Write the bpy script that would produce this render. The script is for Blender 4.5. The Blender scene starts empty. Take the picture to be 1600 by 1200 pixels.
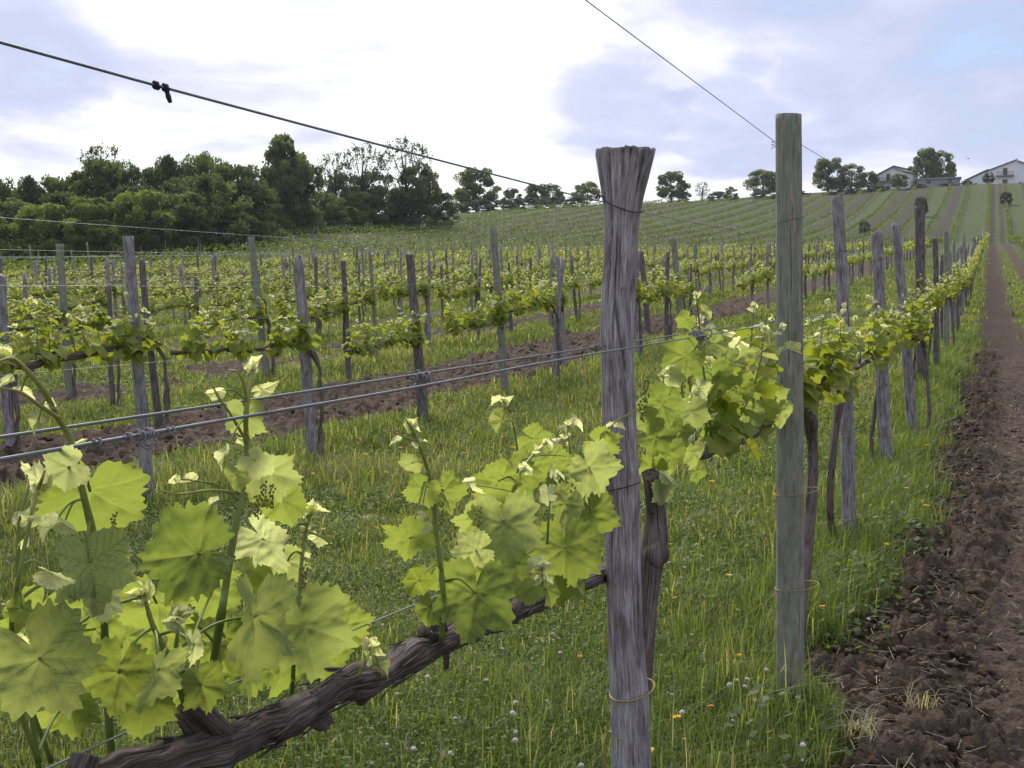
import bpy, bmesh, math, random
import numpy as np
from mathutils import Vector, Matrix

S = bpy.context.scene
COL = S.collection
R = math.radians

# ---------------------------------------------------------------- camera
F0 = 1690.0                                   # focal length in pixels of a 1600 x 1200 frame
CAM = np.array([0.0, 0.0, 1.5])
PHI = math.atan(140.0 / F0)
PSI = math.atan(745.0 * math.cos(PHI) / F0)
FWD = np.array([-math.sin(PSI) * math.cos(PHI), math.cos(PSI) * math.cos(PHI), -math.sin(PHI)])
RGT = np.array([math.cos(PSI), math.sin(PSI), 0.0])
UPV = np.cross(RGT, FWD)
cam_d = bpy.data.cameras.new('camera')
cam_d.sensor_width = 36.0
cam_d.lens = 36.0 * F0 / 1600.0
cam_d.clip_start = 0.05
cam_d.clip_end = 5000
cam = bpy.data.objects.new('camera', cam_d)
COL.objects.link(cam)
cam.matrix_world = Matrix(((RGT[0], UPV[0], -FWD[0], CAM[0]), (RGT[1], UPV[1], -FWD[1], CAM[1]),
                           (RGT[2], UPV[2], -FWD[2], CAM[2]), (0, 0, 0, 1)))
S.camera = cam

# ---------------------------------------------------------------- light
SUN_EL, SUN_AZ = R(42), R(40)                 # azimuth counted to the left of +Y
sd = Vector((-math.sin(SUN_AZ) * math.cos(SUN_EL), math.cos(SUN_AZ) * math.cos(SUN_EL), math.sin(SUN_EL)))
sun_d = bpy.data.lights.new('sun', 'SUN')
sun_d.energy = 3.0
sun_d.angle = R(26)
sun_d.color = (1.0, 0.95, 0.86)
sun = bpy.data.objects.new('sun', sun_d)
COL.objects.link(sun)
sun.rotation_euler = sd.to_track_quat('Z', 'Y').to_euler()

W = bpy.data.worlds.new('World')
S.world = W
W.use_nodes = True
nt = W.node_tree
nt.nodes.clear()


def N(nt, t, **kw):
    n = nt.nodes.new(t)
    for k, v in kw.items():
        if k.startswith('i_'):
            key = k[2:]
            key = int(key) if key.isdigit() else key
            n.inputs[key].default_value = v
        else:
            setattr(n, k, v)
    return n


def L(nt, a, b):
    nt.links.new(a, b)


def ramp(nt, fac, stops, interp='LINEAR'):
    n = N(nt, 'ShaderNodeValToRGB')
    n.color_ramp.interpolation = interp
    e = n.color_ramp.elements
    while len(e) < len(stops):
        e.new(0.5)
    for i, (p, c) in enumerate(stops):
        e[i].position = p
        e[i].color = (c[0], c[1], c[2], 1) if isinstance(c, (tuple, list)) else (c, c, c, 1)
    L(nt, fac, n.inputs[0])
    return n.outputs[0]


def math_n(nt, op, a, b=None, c=None, clamp=False):
    n = N(nt, 'ShaderNodeMath', operation=op)
    n.use_clamp = clamp
    for i, v in enumerate((a, b, c)):
        if v is None:
            continue
        if isinstance(v, (int, float)):
            n.inputs[i].default_value = v
        else:
            L(nt, v, n.inputs[i])
    return n.outputs[0]


def mix_c(nt, fac, a, b, blend='MIX'):
    n = N(nt, 'ShaderNodeMix', data_type='RGBA', blend_type=blend)
    for s, v in ((0, fac), (6, a), (7, b)):
        if isinstance(v, (int, float)):
            n.inputs[s].default_value = v
        elif isinstance(v, tuple):
            n.inputs[s].default_value = (v[0], v[1], v[2], 1)
        else:
            L(nt, v, n.inputs[s])
    return n.outputs[2]


def noise(nt, vec, scale, detail=4, rough=0.55, dist=0.0):
    n = N(nt, 'ShaderNodeTexNoise')
    n.inputs['Scale'].default_value = scale
    n.inputs['Detail'].default_value = detail
    n.inputs['Roughness'].default_value = rough
    n.inputs['Distortion'].default_value = dist
    if vec is not None:
        L(nt, vec, n.inputs['Vector'])
    return n.outputs[0]


def vscale(nt, vec, s):
    n = N(nt, 'ShaderNodeVectorMath', operation='MULTIPLY')
    L(nt, vec, n.inputs[0])
    n.inputs[1].default_value = s
    return n.outputs[0]


def raydir(px, py):
    return FWD + RGT * (px - 800.0) / F0 - UPV * (py - 600.0) / F0


def build_sky():
    tc = N(nt, 'ShaderNodeTexCoord')
    d = tc.outputs['Generated']
    sky = N(nt, 'ShaderNodeTexSky', sky_type='NISHITA', sun_disc=False)
    sky.sun_elevation = SUN_EL
    sky.sun_rotation = -SUN_AZ
    sky.air_density = 1.0
    sky.dust_density = 1.5
    # clouds on a plane overhead: direction divided by its height, so they flatten toward the horizon
    sep = N(nt, 'ShaderNodeSeparateXYZ')
    L(nt, d, sep.inputs[0])
    zz = math_n(nt, 'ADD', math_n(nt, 'MAXIMUM', sep.outputs[2], 0.0), 0.16)
    comb = N(nt, 'ShaderNodeCombineXYZ')
    L(nt, math_n(nt, 'DIVIDE', sep.outputs[0], zz), comb.inputs[0])
    L(nt, math_n(nt, 'DIVIDE', sep.outputs[1], zz), comb.inputs[1])
    n1 = noise(nt, comb.outputs[0], 1.0, 7, 0.52, 0.3)
    n2 = noise(nt, comb.outputs[0], 3.1, 6, 0.6, 0.3)
    # bright veil around the hidden sun, thinning to the sides
    gl = raydir(470, 60)
    gl = gl / np.linalg.norm(gl)
    dt = N(nt, 'ShaderNodeVectorMath', operation='DOT_PRODUCT')
    L(nt, d, dt.inputs[0])
    dt.inputs[1].default_value = tuple(gl)
    veil = N(nt, 'ShaderNodeMapRange', interpolation_type='SMOOTHSTEP')
    L(nt, dt.outputs['Value'], veil.inputs[0])
    veil.inputs[1].default_value = 0.885
    veil.inputs[2].default_value = 0.99
    # low bright band along the horizon
    band = N(nt, 'ShaderNodeMapRange', interpolation_type='SMOOTHSTEP')
    L(nt, sep.outputs[2], band.inputs[0])
    band.inputs[1].default_value = 0.19
    band.inputs[2].default_value = 0.05
    t = math_n(nt, 'SUBTRACT', math_n(nt, 'ADD', math_n(nt, 'MULTIPLY', n1, 2.1), math_n(nt, 'MULTIPLY', n2, 0.5)), 0.27)
    t = math_n(nt, 'ADD', t, math_n(nt, 'MULTIPLY', veil.outputs[0], 0.30))
    t = math_n(nt, 'ADD', t, math_n(nt, 'MULTIPLY', band.outputs[0], 0.10))
    # grey-blue cloud bellies: over the middle of the ridge, to the far right, and at the far left
    for (px, py, c0, c1, amt) in ((955, 165, .9972, .9996, .30), (1130, 190, .9984, .9998, .22), (1570, 110, .9955, .9995, .26), (-10, 60, .9955, .9996, .30), (60, 190, .9985, .9999, .14)):
        v_ = raydir(px, py)
        v_ = v_ / np.linalg.norm(v_)
        d_ = N(nt, 'ShaderNodeVectorMath', operation='DOT_PRODUCT')
        L(nt, d, d_.inputs[0])
        d_.inputs[1].default_value = tuple(v_)
        b_ = N(nt, 'ShaderNodeMapRange', interpolation_type='SMOOTHSTEP')
        L(nt, math_n(nt, 'ADD', d_.outputs['Value'], math_n(nt, 'MULTIPLY', math_n(nt, 'SUBTRACT', n2, .5), .006)), b_.inputs[0])
        b_.inputs[1].default_value = c0
        b_.inputs[2].default_value = c1
        t = math_n(nt, 'SUBTRACT', t, math_n(nt, 'MULTIPLY', b_.outputs[0], amt))
    cl = ramp(nt, math_n(nt, 'SUBTRACT', t, 0.6), [(0.20, (3.5, 3.9, 5.2)), (0.36, (4.2, 4.6, 6.2)), (0.50, (4.8, 5.1, 6.6)),
                                                   (0.62, (6.1, 6.2, 6.8)), (0.82, (8.4, 8.4, 8.5))])
    gap = ramp(nt, t, [(0.72, 0.0), (0.95, 1.0)])
    blue = mix_c(nt, 0.62, sky.outputs[0], (2.9, 3.9, 6.3))
    col = mix_c(nt, gap, blue, cl)
    bg = N(nt, 'ShaderNodeBackground')
    bg.inputs[1].default_value = 0.1
    L(nt, col, bg.inputs[0])
    out = N(nt, 'ShaderNodeOutputWorld')
    L(nt, bg.outputs[0], out.inputs[0])


build_sky()
S.view_settings.view_transform = 'Standard'
S.view_settings.look = 'None'
S.view_settings.exposure = 0.6
S.view_settings.gamma = 1.0
S.view_settings.use_curve_mapping = False
S.cycles.max_bounces = 6
S.cycles.diffuse_bounces = 3
S.cycles.transmission_bounces = 4
S.cycles.transparent_max_bounces = 8

# ---------------------------------------------------------------- measuring helpers
CPSI = math.cos(PSI)


def P(px, py, f):
    return CAM + raydir(px, py) * f


def onX(px, py, X):
    r = raydir(px, py)
    return CAM + r * (X / r[0])


def onY(px, py, Y):
    r = raydir(px, py)
    return CAM + r * (Y / r[1])


def depth(p):
    return float(np.dot(np.asarray(p) - CAM, FWD))


def to_px(p):
    q = np.asarray(p) - CAM
    f = q @ FWD
    return 800 + F0 * (q @ RGT) / f, 600 - F0 * (q @ UPV) / f, f


# ---------------------------------------------------------------- value noise
def _h(ix, iy, iz, seed):
    n = (ix.astype(np.int64) * 374761393 + iy.astype(np.int64) * 668265263 + iz.astype(np.int64) * 1274126177 + seed * 974711) & 0x7fffffff
    n = ((n ^ (n >> 13)) * 1274126177) & 0x7fffffff
    return ((n ^ (n >> 16)) & 0xffff) / 65535.0


def vnoise(x, y, z=None, seed=0):
    x = np.asarray(x, float)
    y = np.asarray(y, float)
    z = np.zeros_like(x) if z is None else np.asarray(z, float)
    x, y, z = np.broadcast_arrays(x, y, z)
    ix, iy, iz = np.floor(x), np.floor(y), np.floor(z)
    fx, fy, fz = x - ix, y - iy, z - iz
    fx, fy, fz = (f * f * (3 - 2 * f) for f in (fx, fy, fz))
    r = 0
    for a in (0, 1):
        wa = fx if a else 1 - fx
        for b in (0, 1):
            wb = fy if b else 1 - fy
            for c in (0, 1):
                wc = fz if c else 1 - fz
                r = r + wa * wb * wc * _h(ix + a, iy + b, iz + c, seed)
    return r * 2 - 1


def fbm(x, y, z=None, seed=0, o=4, g=0.5):
    r, a = 0, 1.0
    z = 0 * x if z is None else z
    for i in range(o):
        r = r + a * vnoise(x * 2 ** i, y * 2 ** i, z * 2 ** i, seed + i * 17)
        a *= g
    return r


# ---------------------------------------------------------------- terrain
ctrl = []


def cp(px, py, f):
    p = P(px, py, f)
    ctrl.append((p[0], p[1], p[2]))


for x_ in (-12, -7, -3, 0, 4):
    for y_ in (-6, 0, 5, 9):
        ctrl.append((x_, y_, 0.0))
for x_, y_, z_ in ((1.5, 14, .3), (-8, 15, .25), (-40, -40, -1), (0, -50, -1), (50, -40, 0), (40, 10, .6), (40, 60, 3.5), (60, 175, 11), (80, 320, 33),
                   (-40, 10, .2), (-90, 0, -.5)):
    ctrl.append((x_, y_, z_))
for f_, z_ in ((20, .5), (40, 1.5), (80, 4.0), (130, 7.4), (175, 10.2), (235, 20.3), (298, 31.6), (340, 31.5), (450, 27), (700, 20)):
    p_ = P(1545, 460, f_)
    ctrl.append((p_[0], p_[1], z_))
cp(1640, 290, 300); cp(1640, 352, 180)
cp(1300, 303, 298); cp(1300, 338, 235); cp(1300, 373, 175); cp(1300, 302, 340)
cp(1000, 318, 270); cp(1000, 355, 195); cp(1000, 392, 135); cp(1000, 321, 320)
cp(800, 328, 228); cp(800, 370, 160); cp(800, 408, 105); cp(800, 330, 280)
cp(600, 352, 180); cp(600, 388, 125); cp(600, 422, 85); cp(600, 345, 240)
cp(400, 368, 140); cp(400, 400, 103); cp(400, 432, 70); cp(400, 360, 200)
cp(200, 402, 112); cp(200, 440, 64); cp(200, 398, 170)
cp(0, 422, 97); cp(0, 446, 60); cp(0, 415, 150); cp(-400, 435, 90); cp(-400, 425, 170)
for a_ in range(0, 360, 30):
    ctrl.append((900 * math.sin(R(a_)), 900 * math.cos(R(a_)), 12.0))
CT = np.array(ctrl)
SC = 100.0


def _tps(r2):
    return 0.5 * r2 * np.log(r2 + 1e-12)


def _fit():
    n = len(CT)
    q = CT[:, :2] / SC
    r2 = ((q[:, None] - q[None]) ** 2).sum(-1)
    A = np.zeros((n + 3, n + 3))
    A[:n, :n] = _tps(r2) + np.eye(n) * 1e-4
    A[:n, n] = 1
    A[:n, n + 1:] = q
    A[n, :n] = 1
    A[n + 1:, :n] = q.T
    b = np.zeros(n + 3)
    b[:n] = CT[:, 2]
    return np.linalg.solve(A, b), q


TW, TQ = _fit()


def Hraw(x, y):
    x = np.asarray(x, float)
    y = np.asarray(y, float)
    sh = np.broadcast(x, y).shape
    x = np.broadcast_to(x, sh).ravel() / SC
    y = np.broadcast_to(y, sh).ravel() / SC
    out = np.empty(len(x))
    n = len(TQ)
    for i in range(0, len(x), 20000):
        a, b = x[i:i + 20000], y[i:i + 20000]
        r2 = (a[:, None] - TQ[None, :, 0]) ** 2 + (b[:, None] - TQ[None, :, 1]) ** 2
        out[i:i + 20000] = _tps(r2) @ TW[:n] + TW[n] + a * TW[n + 1] + b * TW[n + 2]
    return out.reshape(sh)


def H(x, y):
    x = np.asarray(x, float)
    y = np.asarray(y, float)
    near = np.exp(-((x + 3) ** 2 + (y - 4) ** 2) / 110.0)     # keep the first metres level
    return Hraw(x, y) * (1 - near) + 0.025 * fbm(x * .9, y * .9, seed=3, o=3)


def h1(x, y):
    return float(H(np.array([x]), np.array([y]))[0])


def ground_hit(px, py):
    r = raydir(px, py)
    t = np.geomspace(1.0, 600, 1500)
    q = CAM[None] + r[None] * t[:, None]
    d = q[:, 2] - H(q[:, 0], q[:, 1])
    i = int(np.argmax(d < 0)) if (d < 0).any() else len(t) - 1
    i = max(i, 1)
    w = d[i - 1] / (d[i - 1] - d[i] + 1e-9)
    tt = t[i - 1] + (t[i] - t[i - 1]) * w
    return CAM + r * tt


ROW0, ROWK, PITCH = -0.68, -5.9, 4.3           # first row, second row and spacing beyond it


def sstep(a, b, x):
    t = np.clip((x - a) / (b - a), 0, 1)
    return t * t * (3 - 2 * t)


def soil_mask(x, y):
    """1 on tilled earth, 0 on grass"""
    w = 0.16 * fbm(x * 1.4, y * 1.4, seed=9, o=3) + 0.05 * fbm(x * 6, y * 6, seed=12, o=2)
    dr = np.clip(.010 * (y - 5), 0, .22)
    s = sstep(-.50, -.30, x + w - dr) * (1 - sstep(2.0, 2.2, x + w))
    mid = sstep(.55, .75, x + w) * (1 - sstep(1.25, 1.45, x + w)) * sstep(20, 34, y)
    s = s * (1 - mid * .85)
    s = s * (1 - .45 * sstep(.1, .7, fbm(x * 1.1, y * .4, seed=91, o=3)) * sstep(8, 15, y))
    u = np.mod(ROWK - x + 2 * w, PITCH)
    fr = sstep(8.5, 10.5, -x)
    alley = sstep(.6, .85, u - .4 * fr) * (1 - sstep(2.7, 2.95, u + .5 * fr)) * (x < ROWK)
    alley = alley * (1 - sstep(.05, .35, fbm(x * .9, y * .45, seed=95, o=3)) * (.05 + .6 * fr))
    return np.clip(s + alley, 0, 1)


# ---------------------------------------------------------------- mesh helpers
def mk(name, V, Q=None, T=None, mats=(), attrs=None, mi=None, smooth=True, parent=None):
    """one mesh object from arrays; attrs {name: (n,) float or (n,3) vector on points}"""
    V = np.asarray(V, np.float32)
    Q = np.zeros((0, 4), np.int32) if Q is None else np.asarray(Q, np.int32).reshape(-1, 4)
    T = np.zeros((0, 3), np.int32) if T is None else np.asarray(T, np.int32).reshape(-1, 3)
    me = bpy.data.meshes.new(name)
    me.vertices.add(len(V))
    me.vertices.foreach_set('co', V.ravel())
    lv = np.concatenate([Q.ravel(), T.ravel()])
    me.loops.add(len(lv))
    me.loops.foreach_set('vertex_index', lv)
    npoly = len(Q) + len(T)
    me.polygons.add(npoly)
    st = np.concatenate([np.arange(len(Q)) * 4, len(Q) * 4 + np.arange(len(T)) * 3]).astype(np.int32)
    me.polygons.foreach_set('loop_start', st)
    if mi is not None:
        me.polygons.foreach_set('material_index', np.asarray(mi, np.int32))
    me.polygons.foreach_set('use_smooth', np.full(npoly, smooth, bool))
    me.update(calc_edges=True)
    for k, a in (attrs or {}).items():
        a = np.asarray(a, np.float32)
        if a.ndim == 1:
            me.attributes.new(k, 'FLOAT', 'POINT').data.foreach_set('value', a)
        else:
            me.attributes.new(k, 'FLOAT_VECTOR', 'POINT').data.foreach_set('vector', a.ravel())
    for m in mats:
        me.materials.append(m)
    o = bpy.data.objects.new(name, me)
    COL.objects.link(o)
    if parent is not None:
        o.parent = parent
    return o


class MB:
    """collects pieces; every piece has V, Q, T, material slot and point attributes"""

    def __init__(self):
        self.V, self.Q, self.T, self.mq, self.mt, self.A, self.n = [], [], [], [], [], [], 0

    def add(self, V, Q=None, T=None, m=0, **at):
        V = np.asarray(V, float)
        if Q is not None and len(Q):
            Q = np.asarray(Q).reshape(-1, 4)
            self.Q.append(Q + self.n)
            self.mq.append(np.full(len(Q), m))
        if T is not None and len(T):
            T = np.asarray(T).reshape(-1, 3)
            self.T.append(T + self.n)
            self.mt.append(np.full(len(T), m))
        self.V.append(V)
        self.A.append((len(V), at))
        self.n += len(V)

    def build(self, name, mats, parent=None, smooth=True, origin=None):
        V = np.concatenate(self.V)
        keys = {}
        for n, at in self.A:
            for k, v in at.items():
                keys[k] = 3 if np.ndim(v) == 2 or (np.ndim(v) == 1 and len(v) == 3 and n != 3) else 1
        attrs = {}
        for k, dim in keys.items():
            out = []
            for n, at in self.A:
                v = at.get(k, 0.0)
                if dim == 1:
                    out.append(np.broadcast_to(np.asarray(v, float), (n,)))
                else:
                    out.append(np.broadcast_to(np.asarray(v, float), (n, 3)))
            attrs[k] = np.concatenate(out)
        Q = np.concatenate(self.Q) if self.Q else None
        T = np.concatenate(self.T) if self.T else None
        mi = np.concatenate(self.mq + self.mt) if (self.mq or self.mt) else None
        if origin is not None:
            V = V - np.asarray(origin, float)
        o = mk(name, V, Q, T, mats if isinstance(mats, (list, tuple)) else [mats], attrs, mi, smooth, parent)
        if origin is not None and parent is None:
            o.location = origin
        return o


def unit(v):
    v = np.asarray(v, float)
    return v / (np.linalg.norm(v) + 1e-12)


def smooth_path(pts, n):
    """Catmull-Rom through the points, n samples"""
    p = np.asarray(pts, float)
    if len(p) < 3:
        t = np.linspace(0, 1, n)[:, None]
        return p[0] * (1 - t) + p[-1] * t
    q = np.vstack([2 * p[0] - p[1], p, 2 * p[-1] - p[-2]])
    s = np.linspace(0, len(p) - 1, n)
    i = np.clip(s.astype(int), 0, len(p) - 2)
    t = (s - i)[:, None]
    a, b, c, d = q[i], q[i + 1], q[i + 2], q[i + 3]
    return 0.5 * (2 * b + (c - a) * t + (2 * a - 5 * b + 4 * c - d) * t * t + (3 * b - a - 3 * c + d) * t ** 3)


def frames(p):
    t = np.gradient(p, axis=0)
    t /= np.linalg.norm(t, axis=1)[:, None] + 1e-12
    u = np.empty_like(p)
    a = np.array([0, 0, 1.0]) if abs(t[0, 2]) < .9 else np.array([0, 1.0, 0])
    u[0] = unit(np.cross(t[0], a))
    for i in range(1, len(p)):
        v = u[i - 1] - t[i] * (u[i - 1] @ t[i])
        u[i] = unit(v)
    return t, u, np.cross(t, u)


def tube(p, rad, n=8, disp=None, cap=True, squash=1.0):
    """V, Q, T, bark for a tube along path p; disp(angle, length) multiplies the radius"""
    p = np.asarray(p, float)
    m = len(p)
    rad = np.broadcast_to(np.asarray(rad, float), (m,))
    t, u, w = frames(p)
    s = np.concatenate([[0], np.cumsum(np.linalg.norm(np.diff(p, axis=0), axis=1))])
    a = np.linspace(0, 2 * math.pi, n, endpoint=False)
    A, SS = np.meshgrid(a, s)
    rr = np.repeat(rad[:, None], n, 1)
    if disp is not None:
        rr = rr * disp(A, SS)
    V = p[:, None] + u[:, None] * (np.cos(A) * rr)[..., None] + w[:, None] * (np.sin(A) * rr * squash)[..., None]
    V = V.reshape(-1, 3)
    bark = np.stack([np.cos(A), np.sin(A), SS], -1).reshape(-1, 3)
    i = np.arange(m - 1)[:, None] * n
    j = np.arange(n)[None]
    k = (j + 1) % n
    Q = np.stack([i + j, i + k, i + n + k, i + n + j], -1).reshape(-1, 4)
    T = np.zeros((0, 3), int)
    if cap:
        b = len(V)
        V = np.vstack([V, p[0], p[-1]])
        bark = np.vstack([bark, [0, 0, s[0]], [0, 0, s[-1]]])
        jj = np.arange(n)
        kk = (jj + 1) % n
        T = np.vstack([np.stack([np.full(n, b), kk, jj], -1), np.stack([np.full(n, b + 1), (m - 1) * n + jj, (m - 1) * n + kk], -1)])
    return V, Q, T, bark


def tag(o, label=None, cat=None, group=None, kind=None):
    if label:
        o['label'] = label
    if cat:
        o['category'] = cat
    if group:
        o['group'] = group
    if kind:
        o['kind'] = kind
    return o


def empty(name, loc):
    o = bpy.data.objects.new(name, None)
    COL.objects.link(o)
    o.location = tuple(loc)
    o.empty_display_size = 0.1
    return o


def copy_tree(o, parent=None):
    c = o.copy()
    COL.objects.link(c)
    if parent is not None:
        c.parent = parent
    for ch in list(o.children):
        copy_tree(ch, c)
    return c

# ---------------------------------------------------------------- materials
MAT = {}


def newmat(name):
    m = bpy.data.materials.new(name)
    m.use_nodes = True
    m.node_tree.nodes.clear()
    MAT[name] = m
    return m, m.node_tree


def attr(nt, name, vec=False):
    n = N(nt, 'ShaderNodeAttribute', attribute_name=name)
    return n.outputs['Vector'] if vec else n.outputs['Fac']


def finish(nt, col, rough=0.8, bump=None, bstr=0.4, bdist=0.01, spec=0.3, transl=0.0, tcol=None, metal=0.0):
    b = N(nt, 'ShaderNodeBsdfPrincipled')
    for s, v in (('Base Color', col), ('Roughness', rough)):
        if isinstance(v, tuple):
            b.inputs[s].default_value = (v[0], v[1], v[2], 1)
        elif isinstance(v, (int, float)):
            b.inputs[s].default_value = v
        else:
            L(nt, v, b.inputs[s])
    b.inputs['Specular IOR Level'].default_value = spec
    b.inputs['Metallic'].default_value = metal
    if bump is not None:
        bn = N(nt, 'ShaderNodeBump')
        bn.inputs['Strength'].default_value = bstr
        bn.inputs['Distance'].default_value = bdist
        L(nt, bump, bn.inputs['Height'])
        L(nt, bn.outputs[0], b.inputs['Normal'])
    sh = b.outputs[0]
    if transl > 0:
        t = N(nt, 'ShaderNodeBsdfTranslucent')
        c = tcol if tcol is not None else col
        if isinstance(c, tuple):
            t.inputs[0].default_value = (c[0], c[1], c[2], 1)
        else:
            L(nt, c, t.inputs[0])
        mx = N(nt, 'ShaderNodeMixShader')
        mx.inputs[0].default_value = transl
        L(nt, sh, mx.inputs[1])
        L(nt, t.outputs[0], mx.inputs[2])
        sh = mx.outputs[0]
    o = N(nt, 'ShaderNodeOutputMaterial')
    L(nt, sh, o.inputs[0])


def objrand(nt):
    return N(nt, 'ShaderNodeObjectInfo').outputs['Random']


def leaf_mat(name, young, old, back, pale, transl, trans_gain=1.6, veins=True, spec=None):
    spec = spec if spec is not None else (.4 if veins else .12)
    m, nt = newmat(name)
    ti = attr(nt, 'tint')
    yo = attr(nt, 'young')
    col = mix_c(nt, ti, old, young)
    pos = N(nt, 'ShaderNodeNewGeometry')
    mott = noise(nt, pos.outputs['Position'], 55, 3, .6)
    col = mix_c(nt, math_n(nt, 'MULTIPLY', mott, .35), col, tuple(c * .55 for c in old))
    if veins:
        luv = attr(nt, 'luv', True)
        sp = N(nt, 'ShaderNodeSeparateXYZ')
        L(nt, luv, sp.inputs[0])
        ax_ = math_n(nt, 'ABSOLUTE', sp.outputs[0])
        main, ds, cs = None, [], []
        for va in (0.0, .98, 1.95):
            s_ = math_n(nt, 'ADD', math_n(nt, 'MULTIPLY', ax_, math.sin(va)), math_n(nt, 'MULTIPLY', sp.outputs[1], math.cos(va)))
            d_ = math_n(nt, 'ABSOLUTE', math_n(nt, 'SUBTRACT', math_n(nt, 'MULTIPLY', ax_, math.cos(va)), math_n(nt, 'MULTIPLY', sp.outputs[1], math.sin(va))))
            d_ = math_n(nt, 'ADD', d_, math_n(nt, 'MULTIPLY', math_n(nt, 'LESS_THAN', s_, 0.0), 5.0))
            w_ = math_n(nt, 'MAXIMUM', math_n(nt, 'SUBTRACT', .030, math_n(nt, 'MULTIPLY', s_, .020)), .006)
            mv = math_n(nt, 'SUBTRACT', 1.0, math_n(nt, 'DIVIDE', d_, w_), clamp=True)
            main = mv if main is None else math_n(nt, 'MAXIMUM', main, mv)
            ch = math_n(nt, 'ABSOLUTE', math_n(nt, 'SUBTRACT', math_n(nt, 'FRACT', math_n(nt, 'ADD', math_n(nt, 'MULTIPLY', math_n(nt, 'SUBTRACT', s_, math_n(nt, 'MULTIPLY', d_, .8)), 6.5), math_n(nt, 'MULTIPLY', math_n(nt, 'SIGN', sp.outputs[0]), .22))), .5))
            ds.append(d_)
            cs.append(math_n(nt, 'SUBTRACT', 1.0, math_n(nt, 'DIVIDE', ch, .085), clamp=True))
        dm = math_n(nt, 'MINIMUM', math_n(nt, 'MINIMUM', ds[0], ds[1]), ds[2])
        side = None
        for d_, c_ in zip(ds, cs):
            q_ = math_n(nt, 'MULTIPLY', c_, math_n(nt, 'LESS_THAN', d_, math_n(nt, 'ADD', dm, .0005)))
            side = q_ if side is None else math_n(nt, 'MAXIMUM', side, q_)
        vor = N(nt, 'ShaderNodeTexVoronoi', feature='DISTANCE_TO_EDGE')
        vor.inputs['Scale'].default_value = 15
        L(nt, luv, vor.inputs['Vector'])
        net = math_n(nt, 'SUBTRACT', 1.0, math_n(nt, 'MULTIPLY', vor.outputs[0], 9.0), clamp=True)
        veil_ = math_n(nt, 'MAXIMUM', math_n(nt, 'MAXIMUM', main, math_n(nt, 'MULTIPLY', side, .55)), math_n(nt, 'MULTIPLY', net, .20))
        col = mix_c(nt, math_n(nt, 'MULTIPLY', veil_, .62), col, (0.33, 0.36, 0.13))
    col = mix_c(nt, math_n(nt, 'MULTIPLY', pos.outputs['Backfacing'], .45), col, back)
    felt = noise(nt, pos.outputs['Position'], 240, 3, .6)
    pf = math_n(nt, 'MULTIPLY', yo, math_n(nt, 'ADD', .55, math_n(nt, 'MULTIPLY', felt, .6)), clamp=True)
    col = mix_c(nt, pf, col, pale)
    g = N(nt, 'ShaderNodeMix', data_type='RGBA', blend_type='MULTIPLY')
    g.inputs[0].default_value = 1
    L(nt, col, g.inputs[6])
    g.inputs[7].default_value = (trans_gain, trans_gain * .97, trans_gain * .5, 1)
    bump = noise(nt, pos.outputs['Position'], 420, 2, .6)
    if veins:
        bump = math_n(nt, 'SUBTRACT', math_n(nt, 'MULTIPLY', bump, .5), math_n(nt, 'MULTIPLY', math_n(nt, 'ADD', veil_, math_n(nt, 'MULTIPLY', side, .5)), 1.4))
    finish(nt, col, .45, bump if veins else None, .85, .0026, spec, transl, g.outputs[2])
    return m


leaf_mat('vine_leaf', (.215, .255, .044), (.130, .178, .028), (.19, .24, .09), (.62, .64, .52), .55, 1.95, spec=.26)
leaf_mat('vine_leaf_small', (.27, .30, .048), (.155, .20, .030), (.24, .27, .09), (.62, .63, .50), .48, 1.8, False)
leaf_mat('hill_vine_leaf', (.165, .20, .036), (.10, .135, .026), (.14, .17, .05), (.3, .3, .2), .4, 1.7, False)


def plain_leaf(name, a, b, transl=.25, gain=1.5):
    m, nt = newmat(name)
    ti = attr(nt, 'tint')
    col = mix_c(nt, ti, a, b)
    r = objrand(nt)
    col = mix_c(nt, math_n(nt, 'MULTIPLY', r, .35), col, tuple(c * .6 for c in a))
    g = mix_c(nt, 1.0, col, (gain, gain, gain * .5), 'MULTIPLY')
    finish(nt, col, .6, spec=.2, transl=transl, tcol=g)
    return m


plain_leaf('wood_leaf', (.070, .098, .042), (.175, .210, .078), .42, 1.9)
plain_leaf('hedge_leaf', (.080, .112, .034), (.200, .235, .062), .42, 1.9)
plain_leaf('dark_leaf', (.052, .076, .036), (.130, .165, .064), .42, 1.9)
plain_leaf('olive_leaf', (.075, .095, .060), (.13, .15, .10))

# grass: hue per blade, from dark clover green to straw
m, nt = newmat('grass_blade')
ti = attr(nt, 'tint')
gcol = ramp(nt, ti, [(0.0, (.062, .104, .025)), (.35, (.136, .182, .046)), (.65, (.225, .246, .092)), (.82, (.32, .29, .17)), (1.0, (.50, .45, .33))])
gt = mix_c(nt, 1.0, gcol, (1.5, 1.5, .6), 'MULTIPLY')
finish(nt, gcol, .55, spec=.25, transl=.48, tcol=gt)


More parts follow.
